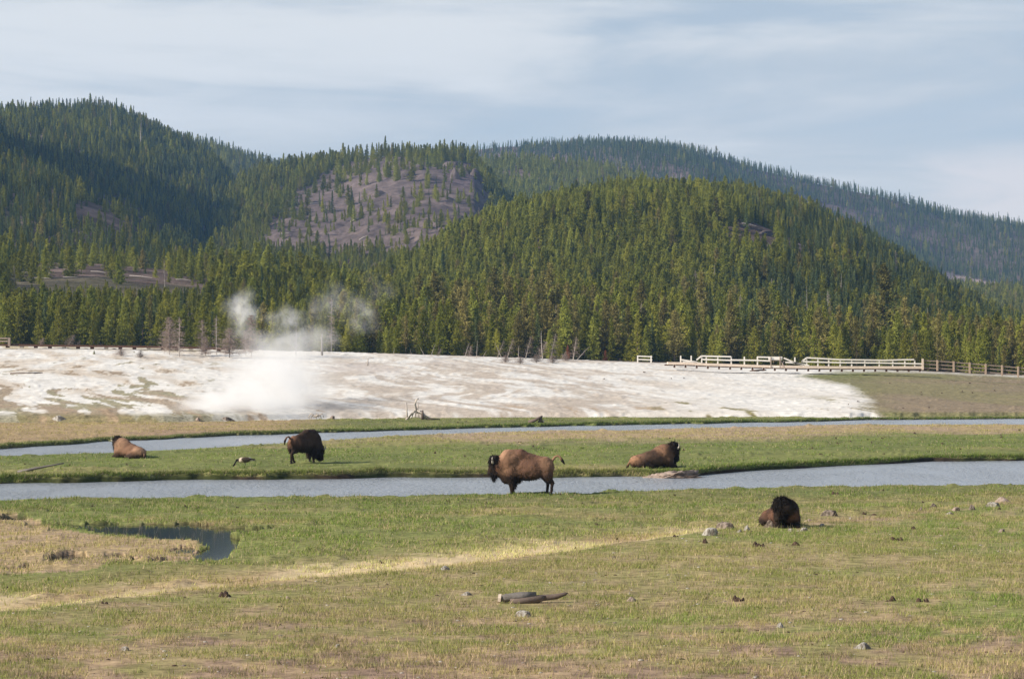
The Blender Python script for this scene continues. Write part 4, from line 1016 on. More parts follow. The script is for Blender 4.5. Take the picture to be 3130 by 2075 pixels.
rock(1360, 1742, 38, 14, 3, M_PALE, 'low grey stone above and left of the split log', 'stone', 'stone')
rock(1936, 1838, 40, 15, 4, M_TUFA, 'half buried pinkish stone right of the split log', 'stone', 'stone')
rock(2386, 1919, 30, 18, 2, M_PALE, 'round white stone in the foreground right of centre', 'stone', 'stone')
rock(2640, 1985, 56, 22, 3, M_PALE, 'broad cream stone low in the foreground at right', 'stone', 'stone')
rock(880, 1832, 24, 10, 1, M_TUFA, 'small pinkish stone on the slope left of centre', 'stone', 'stone')
rock(1030, 1980, 18, 12, 0, M_PALE, 'small grey stone on bare earth in the foreground', 'stone', 'stone')
rock(385, 1988, 30, 14, 1, M_PALE, 'white stone on bare earth in the left foreground', 'stone', 'stone')
rock(1330, 1940, 12, 9, 2, M_PALE, 'tiny white stone below and left of the pinkish stone', 'stone', 'stone')
rock(604, 1286, 22, 11, 2, M_TUFA, 'brown stone at the foot of the steam', 'stone', 'stone', dmin=170)
rock(690, 1285, 42, 8, 3, M_ROCK, 'low dark rock at the foot of the steam right of the brown stone', dmin=170)
rock(178, 1286, 46, 12, 3, M_PALE, 'flat pale rock at the terrace foot left of the steam', dmin=170)
rock(1014, 1279, 18, 9, 0, M_TUFA, 'orange brown stone right of the small root tangle', 'stone', 'stone', dmin=170)
p = find(2034, 1455, 104, 125); mm_ = rock_mesh('bank_mound', 44, 1.0, .55, 5); o = obj('bank_mound', mm_, M_TUFA); s = mpp(p.y); q = np.array([v_.co[:] for v_ in mm_.vertices]); q *= (1+noise3(q*[1, 2, 1], .16, 5)*.30+noise3(q, .07, 9)*.12)[:, None]; mm_.vertices.foreach_set('co', q.astype(np.float32).ravel()); mm_.update()
o.location = (p.x, p.y-.6, WZ-.05); o.scale = (78*s, .9, 27*s); tag(o, 'low ragged crust mound of pale mineral on the bank below the lying bison', 'mound')
for k, (u, v, w, h, lab) in enumerate([(1240,545,60,22,'rock outcrop halfway up the bare scree slope'),(1385,512,60,16,'leftmost crag of the cliff band under the scree hill crest'),(1420,528,50,26,'tallest crag of the cliff band under the scree hill crest'),(1452,545,40,26,'rightmost crag of the cliff band under the scree hill crest'),
   (1395,550,40,36,'lower crag below the cliff band on the scree hill'),(1090,470,0,0,''),(1280,520,50,16,'small ledge left of the cliff band on the scree hill'),(1010,560,44,12,'low ledge at the upper left of the scree slope'),(1160,600,46,12,'low ledge in the middle of the scree slope'),(290,615,50,20,'rock outcrop in the bare patch on the left hillside'),(2340,720,60,14,'rock ledge in the bare patch of the cone-shaped hill')]):
    if w: rock(u, v, w, h, k, M_CRAG, lab, 'rock_outcrop', 'rock outcrop', dmin=560, dmax=2300)
# dung
dungA = [(2155,1660,26,18,'squat dung heap under the leftmost pale boulder'),(2312,1672,52,18,'long lumpy dung heap below the near bison'),(2422,1668,46,15,'dark dung heap right of the long lumpy one'),
         (2745,1653,38,14,'reddish black dung heap on the right slope'),(2792,1618,26,12,'twin-lobed dung on the right slope above the reddish one'),(2250,1838,50,22,'brown earthy dung mound in the right foreground'),
         (2722,1838,40,18,'left of the two dark dung heaps in the right foreground'),(2825,1840,38,14,'right of the two dark dung heaps in the right foreground'),(685,1825,58,22,'large crumbling dung heap on the left foreground slope'),
         (1163,1722,20,12,'round dung on the straw strip left of centre'),(1755,1678,16,9,'dung lump on the grass edge above the split log'),(2556,1510,22,9,'flat dark dung near the near river bank at right'),
         (3055,1559,18,11,'black round dung under the pale flat boulder'),(3005,1580,24,8,'small flat dung below the right boulders'),(2290,1588,0,0,''),(322,1845,24,8,'flat dung at the edge of the left straw strip'),(22,1798,14,6,'small dung at the far left on the meadow'),
         (2640,1576,16,8,'dung right of the humped boulder'),(2665,1575,34,6,'thin flat dung right of the humped boulder'),(1325,1725,0,0,''),(1886,1650,12,8,'dung on the straw strip right of centre'),(2062,1640,22,8,'dung where straw strip meets the slope')]
for k, (u, v, w, h, lab) in enumerate(dungA):
    if w: rock(u, v, w, h, k+1, M_DUNG, lab, 'dung', 'dung')
dB = [(116,1547),(282,1549),(564,1546),(606,1553),(726,1552),(810,1558),(1153,1540),(1365,1510),(1498,1508),(1486,1538),(1712,1514),(1748,1521),(1780,1540),(1850,1587),(1822,1606),(2030,1532),(2045,1516),(2060,1514),(1370,1535),(2211,1577),(2178,1541),(2820,1536),(2700,1500)]
for k, (u, v) in enumerate(sorted(dB)): rock(u, v, 9+(k*7) % 7, 5+(k*5) % 4, k, M_DUNG, 'dark dung lump, %s from left on the meadow before the near river' % ORD[k], 'dung', 'dung', 'dung lumps on the meadow before the near river')
dC = [(2555,1341),(2560,1356),(2597,1350),(2654,1344),(2664,1354),(2696,1341),(2707,1338),(2796,1326),(2880,1357),(3060,1330),(3062,1338),(3115,1316),(2935,1374),(2510,1389),(2700,1388),(2465,1387),(1630,1366),(1660,1370),(2090,1376),(2044,1341),(2060,1357),(1590,1352),(77,1420),(213,1424),(386,1421),(686,1370),(726,1412),(1490,1362),(2480,1372),(1420,1395),(1330,1385)]
for k, (u, v) in enumerate(sorted(dC)): rock(u, v, 7+(k*5) % 7, 4+(k*3) % 4, k, M_DUNG, 'dark dung lump, %s from left on the strip between the rivers' % ORD[k], 'dung', 'dung', 'dung lumps between the river branches')
dD = [(2720,1173),(2814,1200),(2818,1207),(2878,1202),(2940,1197),(2972,1201),(2965,1172),(3040,1195),(2760,1248),(2840,1246),(2052,1158),(2090,1157),(1845,1161),(1970,1139),(1400,1292),(1425,1289),(1500,1285),(2592,1237),(2624,1228)]
for k, (u, v) in enumerate(sorted(dD)): rock(u, v, 7+(k*5) % 5, 4+(k*3) % 3, k, M_DUNG, 'tiny dark clod, %s from left on the ground beyond the far river' % ORD[k], 'dung', 'dung', 'dark clods beyond the far river branch', dmin=150)

# driftwood
M_LOG = pbr('grey split log', (.165, .150, .138), .9, .5, 8, .7, .03); M_END = pbr('pale broken wood', (.50, .42, .35), .9, .3, 10, .4); M_LOGB = pbr('dark brown driftwood', (.13, .10, .085), .95, .4, 8, .6)
def onto(u, v, dz=0.0, **kw):
    p = find(u, v, **kw); return Vector((p.x, p.y, p.z+dz))
p = onto(1628, 1842); s = mpp(p.y); root = empty('split_log', p); lab = 'weathered grey split log lying in the foreground grass'
def lp(u, v, y=0.0): return Vector(((u-1628)*s, y, (1842-v)*s))
mb = MB(); mb.tube([lp(1528, 1829), lp(1545, 1825), lp(1590, 1823), lp(1640, 1817), lp(1636, 1812)], [.06, .085, .085, .065, .02], 10, wob=.4); mb.build('log_half', M_LOG, root, True)
mb = MB(); mb.tube([lp(1560, 1836, -.06), lp(1600, 1835, -.08), lp(1650, 1828, -.02), lp(1672, 1824, .02)], [.06, .07, .07, .03], 8, wob=.3)
mb.tube([lp(1628, 1830, .05), lp(1665, 1826, .04), lp(1700, 1822, .02), lp(1728, 1814, .0), lp(1736, 1811)], [.06, .065, .055, .04, .01], 8, wob=.35); mb.build('splintered_branch', M_LOGB, root, True)
mb = MB(); mb.tube([lp(1522, 1828), lp(1531, 1829)], [.085, .10], 8); mb.build('broken_end', M_END, root); tag(root, lab, 'log')
def stick_pile(name, u, v, label, cat, parts, m, **kw):
    p = onto(u, v, **kw); s = mpp(p.y); mb = MB(); rr = random.Random(int(u)); root = empty(name, p)
    for (nm, mm, segs) in parts:
        mb = MB()
        for pts, rad in segs:
            q = [Vector(((a-u)*s, (rr.random()-.5)*.3, (v-b)*s)) for a, b in pts]; r0 = rad*s
            mb.tube(q, [r0*(1-.6*i/(len(q)-1)) for i in range(len(q))], 6, wob=.35, rnd=rr)
        mb.build(nm, mm, root, True)
    tag(root, label, cat); return root
rr = random.Random(3)
roots = [([(1275+rr.uniform(-8, 8), 1255), (1275+20*math.cos(a), 1262-12*math.sin(a)+6), (1275+34*math.cos(a), 1284-6*abs(math.sin(a)))], 3.2) for a in [i*.35 for i in range(10)]]
stick_pile('driftwood_pile', 1275, 1284, 'grey root tangle with a leaning trunk on the grass beyond the far river', 'driftwood',
   [('root', M_SILVER, roots+[([(1262, 1262), (1250, 1275), (1238, 1282)], 3), ([(1285, 1255), (1300, 1270), (1318, 1280)], 3)]),
    ('trunk', M_SILVER, [([(1277, 1262), (1268, 1240), (1272, 1222), (1280, 1217)], 4.2), ([(1277, 1250), (1280, 1230)], 1.6)]),
    ('stub', M_LOGB, [([(1292, 1282), (1292, 1253)], 6), ([(1292, 1275), (1305, 1280), (1345, 1281)], 4), ([(1240, 1290), (1275, 1291), (1328, 1292)], 3)])], M_SILVER)
stick_pile('wooden_post', 1243, 1283, 'upright weathered post left of the grey root tangle', 'post', [('post', M_SILVER, [([(1245, 1283), (1243, 1255), (1242, 1231)], 3.4)])], M_SILVER)
stick_pile('tree_stump', 1635, 1292, 'dark tilted stump slab on the grass beyond the far river', 'stump',
   [('slab', M_LOGB, [([(1617, 1291), (1635, 1284), (1648, 1277), (1658, 1272)], 6.5), ([(1652, 1291), (1654, 1276)], 8.5)]), ('splinter', M_END, [([(1660, 1291), (1663, 1284)], 2.5), ([(1636, 1284), (1638, 1277)], 1.4)])], M_LOGB)
stick_pile('driftwood_root', 968, 1283, 'small bleached root tangle right of the steam foot', 'driftwood', [('root', M_SILVER, [([(965, 1272), (950+k*6, 1264+(k % 3)*3), (942+k*8, 1276+(k % 2)*4)], 2.6) for k in range(7)])], M_SILVER)
stick_pile('driftwood_log', 120, 1476, 'long grey driftwood log sloping on the bank at left', 'log', [('log', M_LOG, [([(55, 1477), (95, 1468), (150, 1458), (195, 1450)], 5.5)]), ('stub', M_LOG, [([(95, 1470), (112, 1462)], 6)])], M_LOG, dmin=108)
stick_pile('driftwood_branch', 850, 1350, 'thin dark branch lying in the far river branch left of the grazing bison', 'branch', [('branch', M_LOGB, [([(812, 1349), (835, 1352), (870, 1352)], 2)])], M_LOGB)
stick_pile('fallen_log', 80, 1142, 'dark fallen log on the pale flat at far left', 'log', [('log', M_LOGB, [([(32, 1143), (80, 1141), (130, 1139)], 3.6)])], M_LOGB, dmin=200)
stick_pile('fallen_log', 2318, 1135, 'dark driftwood heap on the white flat below the viewing sign', 'log', [('log', M_LOGB, [([(2292, 1136), (2318, 1133), (2342, 1131)], 4.0), ([(2300, 1132), (2330, 1129)], 2.5)])], M_LOGB, dmin=240)
stick_pile('tree_stub', 1125, 1118, 'small bleached stub on the flat right of the steam', 'stump', [('stub', M_SILVER, [([(1124, 1118), (1125, 1095)], 3), ([(1106, 1094), (1125, 1096), (1143, 1093)], 1.2)])], M_SILVER, dmin=240)
stick_pile('dead_post', 985, 1086, 'bare grey trunk standing at the right edge of the steam', 'dead tree', [('trunk', M_DULL, [([(985, 1091), (984, 1050), (985, 1020)], 4.0)]), ('branch', M_SILVER, [([(985, 1040), (978, 1030)], 1), ([(985, 1050), (991, 1044)], 1)])], M_SILVER, dmin=240)

# dead trees
def dead(u, v, hpx, k, label, wide=1.0, group=None, tilt=0, dmin=240, dmax=420, name='dead_tree'):
    p = find(u, v, dmin, dmax); p.z -= .05; return put_tree(KG[k], p, hpx*mpp(p.y), label, group, 'dead tree', wide, name=name, tilt=tilt)
dead(518, 1084, 118, 3, 'brownish grey dead tree with dense twigs, leftmost of the dead group', 1.15)
dead(548, 1088, 122, 1, 'silver dead spire leaning on the leftmost dead tree', 1.6)
dead(500, 1082, 78, 2, 'thin bent dead stem at the left of the dead group', 1.0, tilt=.35)
dead(617, 1086, 112, 0, 'slim grey dead tree in the middle of the dead group', 1.2)
dead(628, 1088, 60, 3, 'short twiggy dead tree in the middle of the dead group', 1.5)
dead(661, 1084, 122, 1, 'tall bare silver trunk with side twigs in the dead group', 1.1)
dead(702, 1092, 92, 3, 'dense twiggy dead tree left of the steam', 1.6)
dead(768, 1090, 130, 3, 'tallest twiggy dead tree beside the main steam', 1.05)
dead(752, 1088, 82, 0, 'low dead tree tangled with the tallest dead one', 1.3)
dead(905, 1088, 110, 2, 'faint dead spire seen through the steam', 1.2)
tt_ = dead(1013, 1084, 175, 1, 'very tall thin dead trunk behind the faint steam veil', .7, dmin=322)
for q_ in tt_.children:
    if q_.name.startswith('trunk'): q_.material_slots[0].link = 'OBJECT'; q_.material_slots[0].material = M_DULL
for n_, (u, v, h, k, ti) in enumerate([(1203,1084,18,2,.1),(1258,1087,18,2,-.2),(1300,1090,28,2,-.5),(1316,1090,34,2,.35),(1335,1089,22,0,.5),(1420,1093,40,2,.3),(1432,1093,30,0,.2),(1456,1094,44,2,.08),(1475,1093,22,2,.5),(1520,1095,46,1,.35),(1534,1096,44,2,-.4),(1550,1096,50,1,.3),(1584,1097,34,2,.05),(1606,1098,58,1,.25),(1640,1099,50,0,.5),(1658,1100,72,2,-.05),(1683,1100,64,1,.2),(1712,1100,26,0,.6),(1752,1100,56,1,.15),(1762,1100,46,2,.75)]):
    dead(u, v, h*1.3, k, 'bleached snag, %s from left in the row where terrace meets forest' % ORD[n_], 1.6, 'bleached snags between terrace and forest', ti, 250, 345, 'snag')
for i, (u, v, w) in enumerate([(1545,1108,50),(1590,1112,60),(1640,1108,70),(1690,1110,60),(1730,1104,40),(370,1088,60),(430,1094,40)]):
    dead(u, v, 24, 3, ['low grey thicket at the left foot of the bleached snags', 'low grey thicket, second from left under the bleached snags', 'low grey thicket in the middle under the bleached snags', 'dark low thicket under the tallest bleached snag', 'low thicket at the right foot of the bleached snags', 'low brush heap on the flat before the low boardwalk', 'small brush heap left of the dead group'][i], w/24*1.6, tilt=0, name='dead_bush')
for u, v, h, lab in [(75,1052,38,'tangled silver stump with raised arms at far left'),(122,1054,26,'low silver stump right of the tangled one'),(207,1058,42,'silver stump with one crooked arm at left'),(235,1058,22,'low root heap right of the crooked-arm stump')]:
    dead(u, v, h, 3, lab, 1.5, tilt=.5, dmin=300, dmax=345, name='tree_stump')
# thin snags standing among the living trees
sn = sorted([(1795,975,90),(2128,945,120),(2180,930,130),(2262,1010,110),(2320,1000,90),(2355,945,95),(2390,965,105),(2470,1010,140),(2530,1010,120),(2570,930,100),(2450,690,90),(2455,905,0),(2740,845,80),(2320,620,0),(1470,760,60),(2075,900,85),(2565,1040,110),(2840,1085,150),(1375,905,70),(970,835,85),(975,960,90),(1700,1040,110),(45,880,70),(205,835,70),(100,850,60),(504,880,90),(2090,760,60),(1140,930,90),(1140,1010,85),(1325,1020,90),(1635,1010,110),(1895,1060,120),(1960,1045,120),(2230,1060,110),(2415,1060,150)]); cnt_ = {}
for i, (u, v, h) in enumerate(sn):
    if not h: continue
    lab = ('thin pale snag standing above the green trees of the cone-shaped hill' if v < 1000 and u > 1300 else ('thin pale snag standing among the trees on the left hillside' if v < 1000 else 'thin pale snag rising among the trees near the forest edge'))
    grp = lab.replace('snag', 'snags'); cnt_[lab] = cnt_.get(lab, -1)+1; lab = lab.replace('snag', 'snag, %s from left,' % ORD[cnt_[lab]])
    dead(u, v, h, 2 if i % 3 else 1, lab, .8, grp, random.uniform(-.06, .06), 330, 2400, 'snag')
for u, v, h, lab in [(338,400,62,'pale dead spire high on the left hill'),(430,470,105,'silver dead tree with drooping twigs on the dark flank of the left hill'),(2448,690,58,'forked white snag on the crown of the cone-shaped hill'),(2560,720,60,'white snag at the right shoulder of the cone-shaped hill')]:
    dead(u, v, h, 2, lab, 1.6, dmin=600, dmax=2400, name='snag')
# grey dead stand on the shoulder right of the scree
for i in range(26):
    u = 1440+i*11+random.uniform(-4, 4); v = 715-i*5.2+random.uniform(-14, 16)
    dead(u, v, random.uniform(40, 62), i % 4, 'grey leafless tree, %s from left in the dead stand right of the scree' % ORD[i], 1.0, 'grey dead stand right of the scree hill', 0, 500, 1000)

# ------------------------------------------------------------------ boardwalks and railings
M_RAIL = pbr('sun bleached white rail wood', (.80, .75, .68), .85, .15, 3, .2); M_DECK = pbr('tan deck planks', (.70, .58, .47), .9, .3, 2, .3); M_DARKW = pbr('dark brown timber', (.10, .055, .035), .9, .3, 3, .3); M_OLDW = pbr('weathered grey brown rail', (.30, .235, .19), .9, .35, 4, .3)
DB = 290.0
def B3(u, v, D=DB): return Vector(W3_(u, v, D))
def W3_(u, v, D): return ((u-U0)/F*D, D, CAMH+(V0-v)/F*D)
pp = mpp(DB); root = empty('boardwalk', W3_(2330, 1125, DB)); inv = Vector(root.location)
def loc(u, v, dy=0.0): return B3(u, v)+Vector((0, dy, 0))-inv
deck = C([(2020,1111),(2100,1112),(2160,1115),(2350,1121),(2550,1124),(2820,1124)])
mb = MB()
for a in range(2040, 2820, 20): mb.beam(loc(a, deck(a)-1), loc(a+20, deck(a+20)-1), 2.0, .30)
mb.build('deck', M_DECK, root)
mb = MB()
for a in range(2030, 2820, 34): mb.beam(loc(a, deck(a)+4, -.7), loc(a+26, deck(a+26)+4, -.7), .3, .16)
for a in range(2060, 2830, 34): q = loc(a, deck(a)+5, -.8); mb.box(q, (.22, .22, .55))
mb.build('support', M_DARKW, root)
def rail(pts, w=.09, h=.17, m=M_RAIL, dy=-.95, par=None, nm='rail'):
    mb = MB()
    for (a, b) in zip(pts[:-1], pts[1:]): mb.beam(loc(*a, dy), loc(*b, dy), w, h)
    mb.build(nm, m, par or root)
rail([(2142,1088),(2232,1090)]); rail([(2142,1098),(2232,1101)]); rail([(2127,1100),(2142,1088)])
rail([(2232,1100),(2310,1101),(2352,1103)]); rail([(2313,1091),(2352,1092)])
rail([(2079,1099),(2130,1107)]); rail([(2085,1106),(2142,1110)])
rail([(2393,1094),(2425,1108),(2455,1116)]); rail([(2398,1107),(2430,1109),(2470,1117)])
rail([(2448,1105),(2463,1093),(2565,1099),(2640,1100),(2700,1101),(2760,1099),(2790,1099)]); rail([(2448,1105),(2565,1108),(2690,1109),(2820,1112)]);
mb = MB()
for a, t_, b in [(2079,1087,1112),(2111,1087,1112),(2143,1087,1114),(2157,1090,1115),(2192,1090,1116),(2233,1089,1117),(2273,1090,1118),(2313,1090,1119),(2427,1092,1112),(2463,1092,1122),(2497,1095,1123),(2530,1096,1123),(2565,1098,1124),(2600,1100,1124),(2640,1100,1125),(2684,1101,1125),(2725,1101,1125),(2762,1099,1125),(2792,1100,1125)]:
    mb.beam(loc(a, t_, -.86), loc(a, b, -.86), .16, .14) if False else mb.box(loc(a, (t_+b)/2, -.86), (.15, .12, (b-t_)*pp))
mb.build('post', M_RAIL, root); tag(root, 'raised wooden boardwalk with white railings along the right side of the white flat', 'boardwalk')
r2 = empty('information_sign', W3_(2370, 1125, DB-2)); inv = Vector(r2.location)
def loc(u, v, dy=0.0): return Vector(W3_(u, v, DB-2))+Vector((0, dy, 0))-inv
mb = MB(); mb.box(loc(2370, 1095), (42*pp, .12, 10*pp)); mb.build('panel', M_RAIL, r2)
mb = MB(); mb.box(loc(2368, 1121), (30*pp, .2, 5*pp)); mb.build('base_board', M_RAIL, r2)
mb = MB(); mb.box(loc(2356, 1108, -.1), (3*pp, .14, 34*pp)); mb.box(loc(2384, 1108, -.1), (3*pp, .14, 34*pp)); mb.box(loc(2370, 1102, .06), (32*pp, .1, 2*pp)); mb.build('post', M_OLDW, r2)
mb = MB(); mb.beam(loc(2388, 1104), loc(2398, 1126, -.2), .12, .12); mb.beam(loc(2390, 1118), loc(2396, 1102), .1, .1); mb.build('brace', M_OLDW, r2)
tag(r2, 'pale blank-faced sign panel on two posts beside the boardwalk', 'sign')
r3 = empty('railing', W3_(1966, 1104, 300)); inv = Vector(r3.location)
def loc(u, v, dy=0.0): return Vector(W3_(u, v, 300))+Vector((0, dy, 0))-inv
rail([(1946,1088),(1992,1090)], par=r3, h=.14); rail([(1946,1098),(1992,1100)], par=r3, h=.14)
mb = MB(); [mb.box(loc(a, 1098), (.15, .12, 22*pp)) for a in (1949, 1990)]; mb.build('post', M_RAIL, r3); tag(r3, 'short detached length of pale railing behind a grey bush', 'railing')
# darker fence running on to the right
r4 = empty('wooden_fence', W3_(2980, 1130, 280)); inv = Vector(r4.location)
def loc(u, v, dy=0.0): return Vector(W3_(u, v, 280))+Vector((0, dy, 0))-inv
ft = C([(2800,1099),(2850,1101),(2900,1104),(3000,1112),(3130,1123),(3300,1137)])
for off in (2, 13, 24): rail([(a, ft(a)+off) for a in (2818, 2865, 2915, 2964, 3013, 3063, 3112, 3160, 3260)], h=.12, m=M_OLDW, dy=.08, par=r4)
M_POSTW = pbr('tan fence post', (.42, .32, .24), .9, .3, 4, .3)
for a in (2820, 2865, 2915, 2964, 3013, 3063, 3112, 3160, 3210):
    mb = MB(); mb.box(loc(a, ft(a)+15), (.19, .16, 33*mpp(280))); mb.build('post', M_POSTW, r4)
mb = MB(); mb.box(loc(2820, 1113, -.1), (.2, .14, 34*mpp(280))); mb.build('end_post', M_DECK, r4)
tag(r4, 'weathered three-rail wooden fence running off the right edge above the grassy mound', 'fence')
# low boardwalk on the left
r5 = empty('low_boardwalk', W3_(300, 1062, 306)); inv = Vector(r5.location)
def loc(u, v, dy=0.0): return Vector(W3_(u, v, 306))+Vector((0, dy, 0))-inv
lb = C([(-300,1052),(0,1054),(200,1057),(400,1059),(600,1063),(700,1067)])
mb = MB()
for a in range(-300, 700, 40): mb.beam(loc(a, lb(a)), loc(a+40, lb(a+40)), 1.6, .26)
mb.build('deck', M_DARKW, r5)
for k, a in enumerate(range(-190, 700, 43)): mb = MB(); mb.box(loc(a, lb(a)+5.5, -.3), (11*pp, .4, 6*pp)); mb.build('footing', M_DARKW if k % 3 else M_RAIL, r5)
tag(r5, 'low dark boardwalk on short footings crossing the flat at left', 'boardwalk')
r6 = empty('railing', W3_(10, 1045, 305)); inv = Vector(r6.location)
def loc(u, v, dy=0.0): return Vector(W3_(u, v, 305))+Vector((0, dy, 0))-inv
rail([(-200,1032),(28,1034)], par=r6, m=M_OLDW); rail([(-200,1042),(28,1043)], par=r6, m=M_OLDW); mb = MB(); mb.box(loc(28, 1045), (.3, .2, 28*pp)); mb.box(loc(-40, 1045), (.2, .2, 28*pp)); mb.build('post', M_OLDW, r6)
tag(r6, 'grey brown railing end on the low boardwalk at the left edge', 'railing')
# fallen trunks on bare slopes
fl = [(110,838,120,.1),(130,855,70,-.2),(300,835,60,.05),(215,852,60,.3),(430,850,90,-.05),(560,860,60,.1),(240,715,40,.3),(460,660,50,.7),(960,625,40,.5),(1085,675,40,.5),(1110,730,36,.6),(1240,628,34,.2),(870,720,34,0),(2290,690,60,.2),(2440,750,50,.3),(150,822,70,.0)]
fcnt = {}
for i, (u, v, l, a) in enumerate(sorted(fl)):
    p = find(u, v, 380, 2400); s = mpp(p.y)*l/2.6; dx, dy = math.cos(a)*s, math.sin(a)*s*.6
    q0 = Vector((p.x-dx, p.y-dy, zat(p.x-dx, p.y-dy)+.25)); q1 = Vector((p.x+dx, p.y+dy, zat(p.x+dx, p.y+dy)+.25))
    o = empty('fallen_tree', p); mb = MB(); r0 = .11 if p.y < 700 else .22; mb.tube([q0-p, (q0+q1)/2-p+Vector((0, 0, .1)), q1-p], [r0, r0*.8, r0*.4], 6); mb.build('trunk', M_SILVER, o)
    mb = MB(); mb.tube([(q0+q1)/2-p, (q0+q1)/2-p+Vector((dx*.2, .3, s*.12))], [r0*.3, .03], 4); mb.build('branch', M_SILVER, o)
    lab = 'bleached fallen trunk on the brown clearing above the left forest band' if (v > 800) else ('bleached fallen trunk on the bare mauve scree slope' if 800 < u < 1300 else ('bleached fallen trunk on the bare patch low on the left hill' if u < 800 else 'bleached fallen trunk on the bare ground of the cone-shaped hill'))
    fcnt[lab] = fcnt.get(lab, -1)+1; tag(o, lab.replace('trunk on', 'trunk, %s from left, on' % ORD[fcnt[lab]]), 'fallen trunk', lab.replace('trunk on', 'trunks on'))

# ------------------------------------------------------------------ grass
def grass_mat():
    m, t = mat('grass blades'); o = N(t, 'ShaderNodeOutputMaterial'); a = N(t, 'ShaderNodeVertexColor', layer_name='Col')
    d = N(t, 'ShaderNodeBsdfDiffuse'); L(t, a.outputs[0], d.inputs[0]); tr = N(t, 'ShaderNodeBsdfTranslucent'); L(t, a.outputs[0], tr.inputs[0])
    ms = N(t, 'ShaderNodeMixShader', inp={0: .4}); L(t, d.outputs[0], ms.inputs[1]); L(t, tr.outputs[0], ms.inputs[2]); L(t, ms.outputs[0], o.inputs[0]); return m
M_GRASS = grass_mat()
g_ = np.random.RandomState(11)
def blades(U, D, hmin, hmax, wid, lean, straw, name, label, bright=1.25, per=5, spread=.07):
    U = np.repeat(U, per); D = np.repeat(D, per); n = len(U); X = UtoX(U, D)+g_.randn(n)*spread; D = D+g_.randn(n)*spread; U = U0+X/D*F
    cs_ = curves(U); z = z_near(U, D, cs_); E_, n1_, f1_, n2_, f2_, T_ = cs_
    col = ground_col(U, D, z, cs_); ok = col.sum(1) > .16; ok &= ~(((D > n1_-.3) & (D < f1_+.5)) | ((D > n2_-.3) & (D < f2_+.4)))
    X, D, U, z, col = X[ok], D[ok], U[ok], z[ok], col[ok]; n = len(X)
    h = hmin+(hmax-hmin)*g_.rand(n)**1.6; az = g_.rand(n)*6.28; la = g_.rand(n)*lean
    w = wid*(.6+.8*g_.rand(n)); wz = g_.rand(n)*6.28
    B = np.stack([X, D, z-.01], -1); wv = np.stack([np.cos(wz)*w, np.sin(wz)*w, wz*0], -1); tip = B+np.stack([np.cos(az)*la*h, np.sin(az)*la*h, h], -1)
    V = np.stack([B-wv, B+wv, tip], 1).reshape(-1, 3); s = (g_.rand(n) < straw)[:, None]; k = (.75+.6*g_.rand(n))[:, None]
    gr = col*np.array([.92, 1.12, .8]); c = np.where(s, col*.35+np.array([.42, .325, .215])*.65, gr)*k*bright; c = np.clip(c, 0, .75)
    me = mesh_np(name, V, [np.arange(len(V)).reshape(-1, 3)]); vcol(me, np.repeat(c, 3, 0)); tag(obj(name, me, M_GRASS), label, 'grass', kind='stuff')
def scatter(n, d0, d1, u0=-260, u1=3390, p=1.0):
    # uniform over the ground area between two distances
    r = g_.rand(n); D = np.sqrt(d0**2+(d1**2-d0**2)*r**p); return u0+(u1-u0)*g_.rand(n), D
def clumped(U, D, sc, lo, hi, seed):
    k = fbm(UtoX(U, D), D, sc, 3, seed); m = g_.rand(len(U)) < sstep(k, lo, hi)*.9+.1; return U[m], D[m]
U, D = scatter(150000, 29, 84); m = D < curves(U)[0]+.4; U, D = clumped(U[m], D[m], 1.0, .36, .60, 201)
blades(U, D, .03, .12, .008, .9, .22, 'foreground_grass', 'short green and straw grass over the foreground slope', 1.22, 5, .06)
U, D = scatter(90000, 44, 107); e_ = curves(U); m = (D > e_[0]+.4) & (D < e_[1]-.2); U, D = clumped(U[m], D[m], 1.6, .40, .62, 202)
blades(U, D, .05, .15, .013, 1.0, .22, 'meadow_grass', 'low grass over the meadow between slope and river', 1.25, 4, .10)
U, D = scatter(50000, 105, 215); e_ = curves(U); m = ((D > e_[2]+.3) & (D < e_[3]-.2)) | ((D > e_[4]+.4) & (D < e_[5])); U, D = clumped(U[m], D[m], 2.2, .42, .62, 203)
blades(U, D, .06, .15, .02, 1.0, .15, 'river_flat_grass', 'low grass on the flats beside the river', 1.3, 4, .14)
# tall straw stems standing over the turf
U, D = scatter(9000, 29, 96); e_ = curves(U); m = (D < e_[1]-.5); U, D = clumped(U[m], D[m], 1.7, .45, .65, 205)
blades(U, D, .12, .26, .006, .7, .85, 'tall_straw_grass', 'taller pale straw stems standing over the short grass', 1.25, 2, .12)
# overhanging fringe on the far banks, and thin reeds in the pond
U = g_.rand(15000)*3900-400; e_ = curves(U); D = np.where(g_.rand(15000) < .6, e_[2]+.65+g_.rand(15000)*.5, e_[4]+.5+g_.rand(15000)*.4)
blades(U, D, .08, .22, .02, 1.2, .12, 'bank_grass', 'shaggy grass fringe hanging over the river banks', 1.0, 3, .10)
def reeds():
    n = 46; u = 300+g_.rand(n)*430; v = 1600+g_.rand(n)*42; D = Dz(v, 0.); X = UtoX(u, D); h = .12+.30*g_.rand(n)**2; w = .0045
    a = g_.rand(n)*6.28; B = np.stack([X, D, X*0-.1], -1); ln = g_.randn(n)*.25*h
    V = np.stack([B-[w, 0, 0], B+[w, 0, 0], B+np.stack([ln, ln*0, h+.1], -1)], 1).reshape(-1, 3)
    me = mesh_np('reeds', V, [np.arange(len(V)).reshape(-1, 3)]); vcol(me, np.full((len(V), 3), .42)*np.array([1, .85, .6])); tag(obj('reeds', me, M_GRASS), 'thin straw reeds standing in the dark pond', 'reeds', kind='stuff')
reeds()

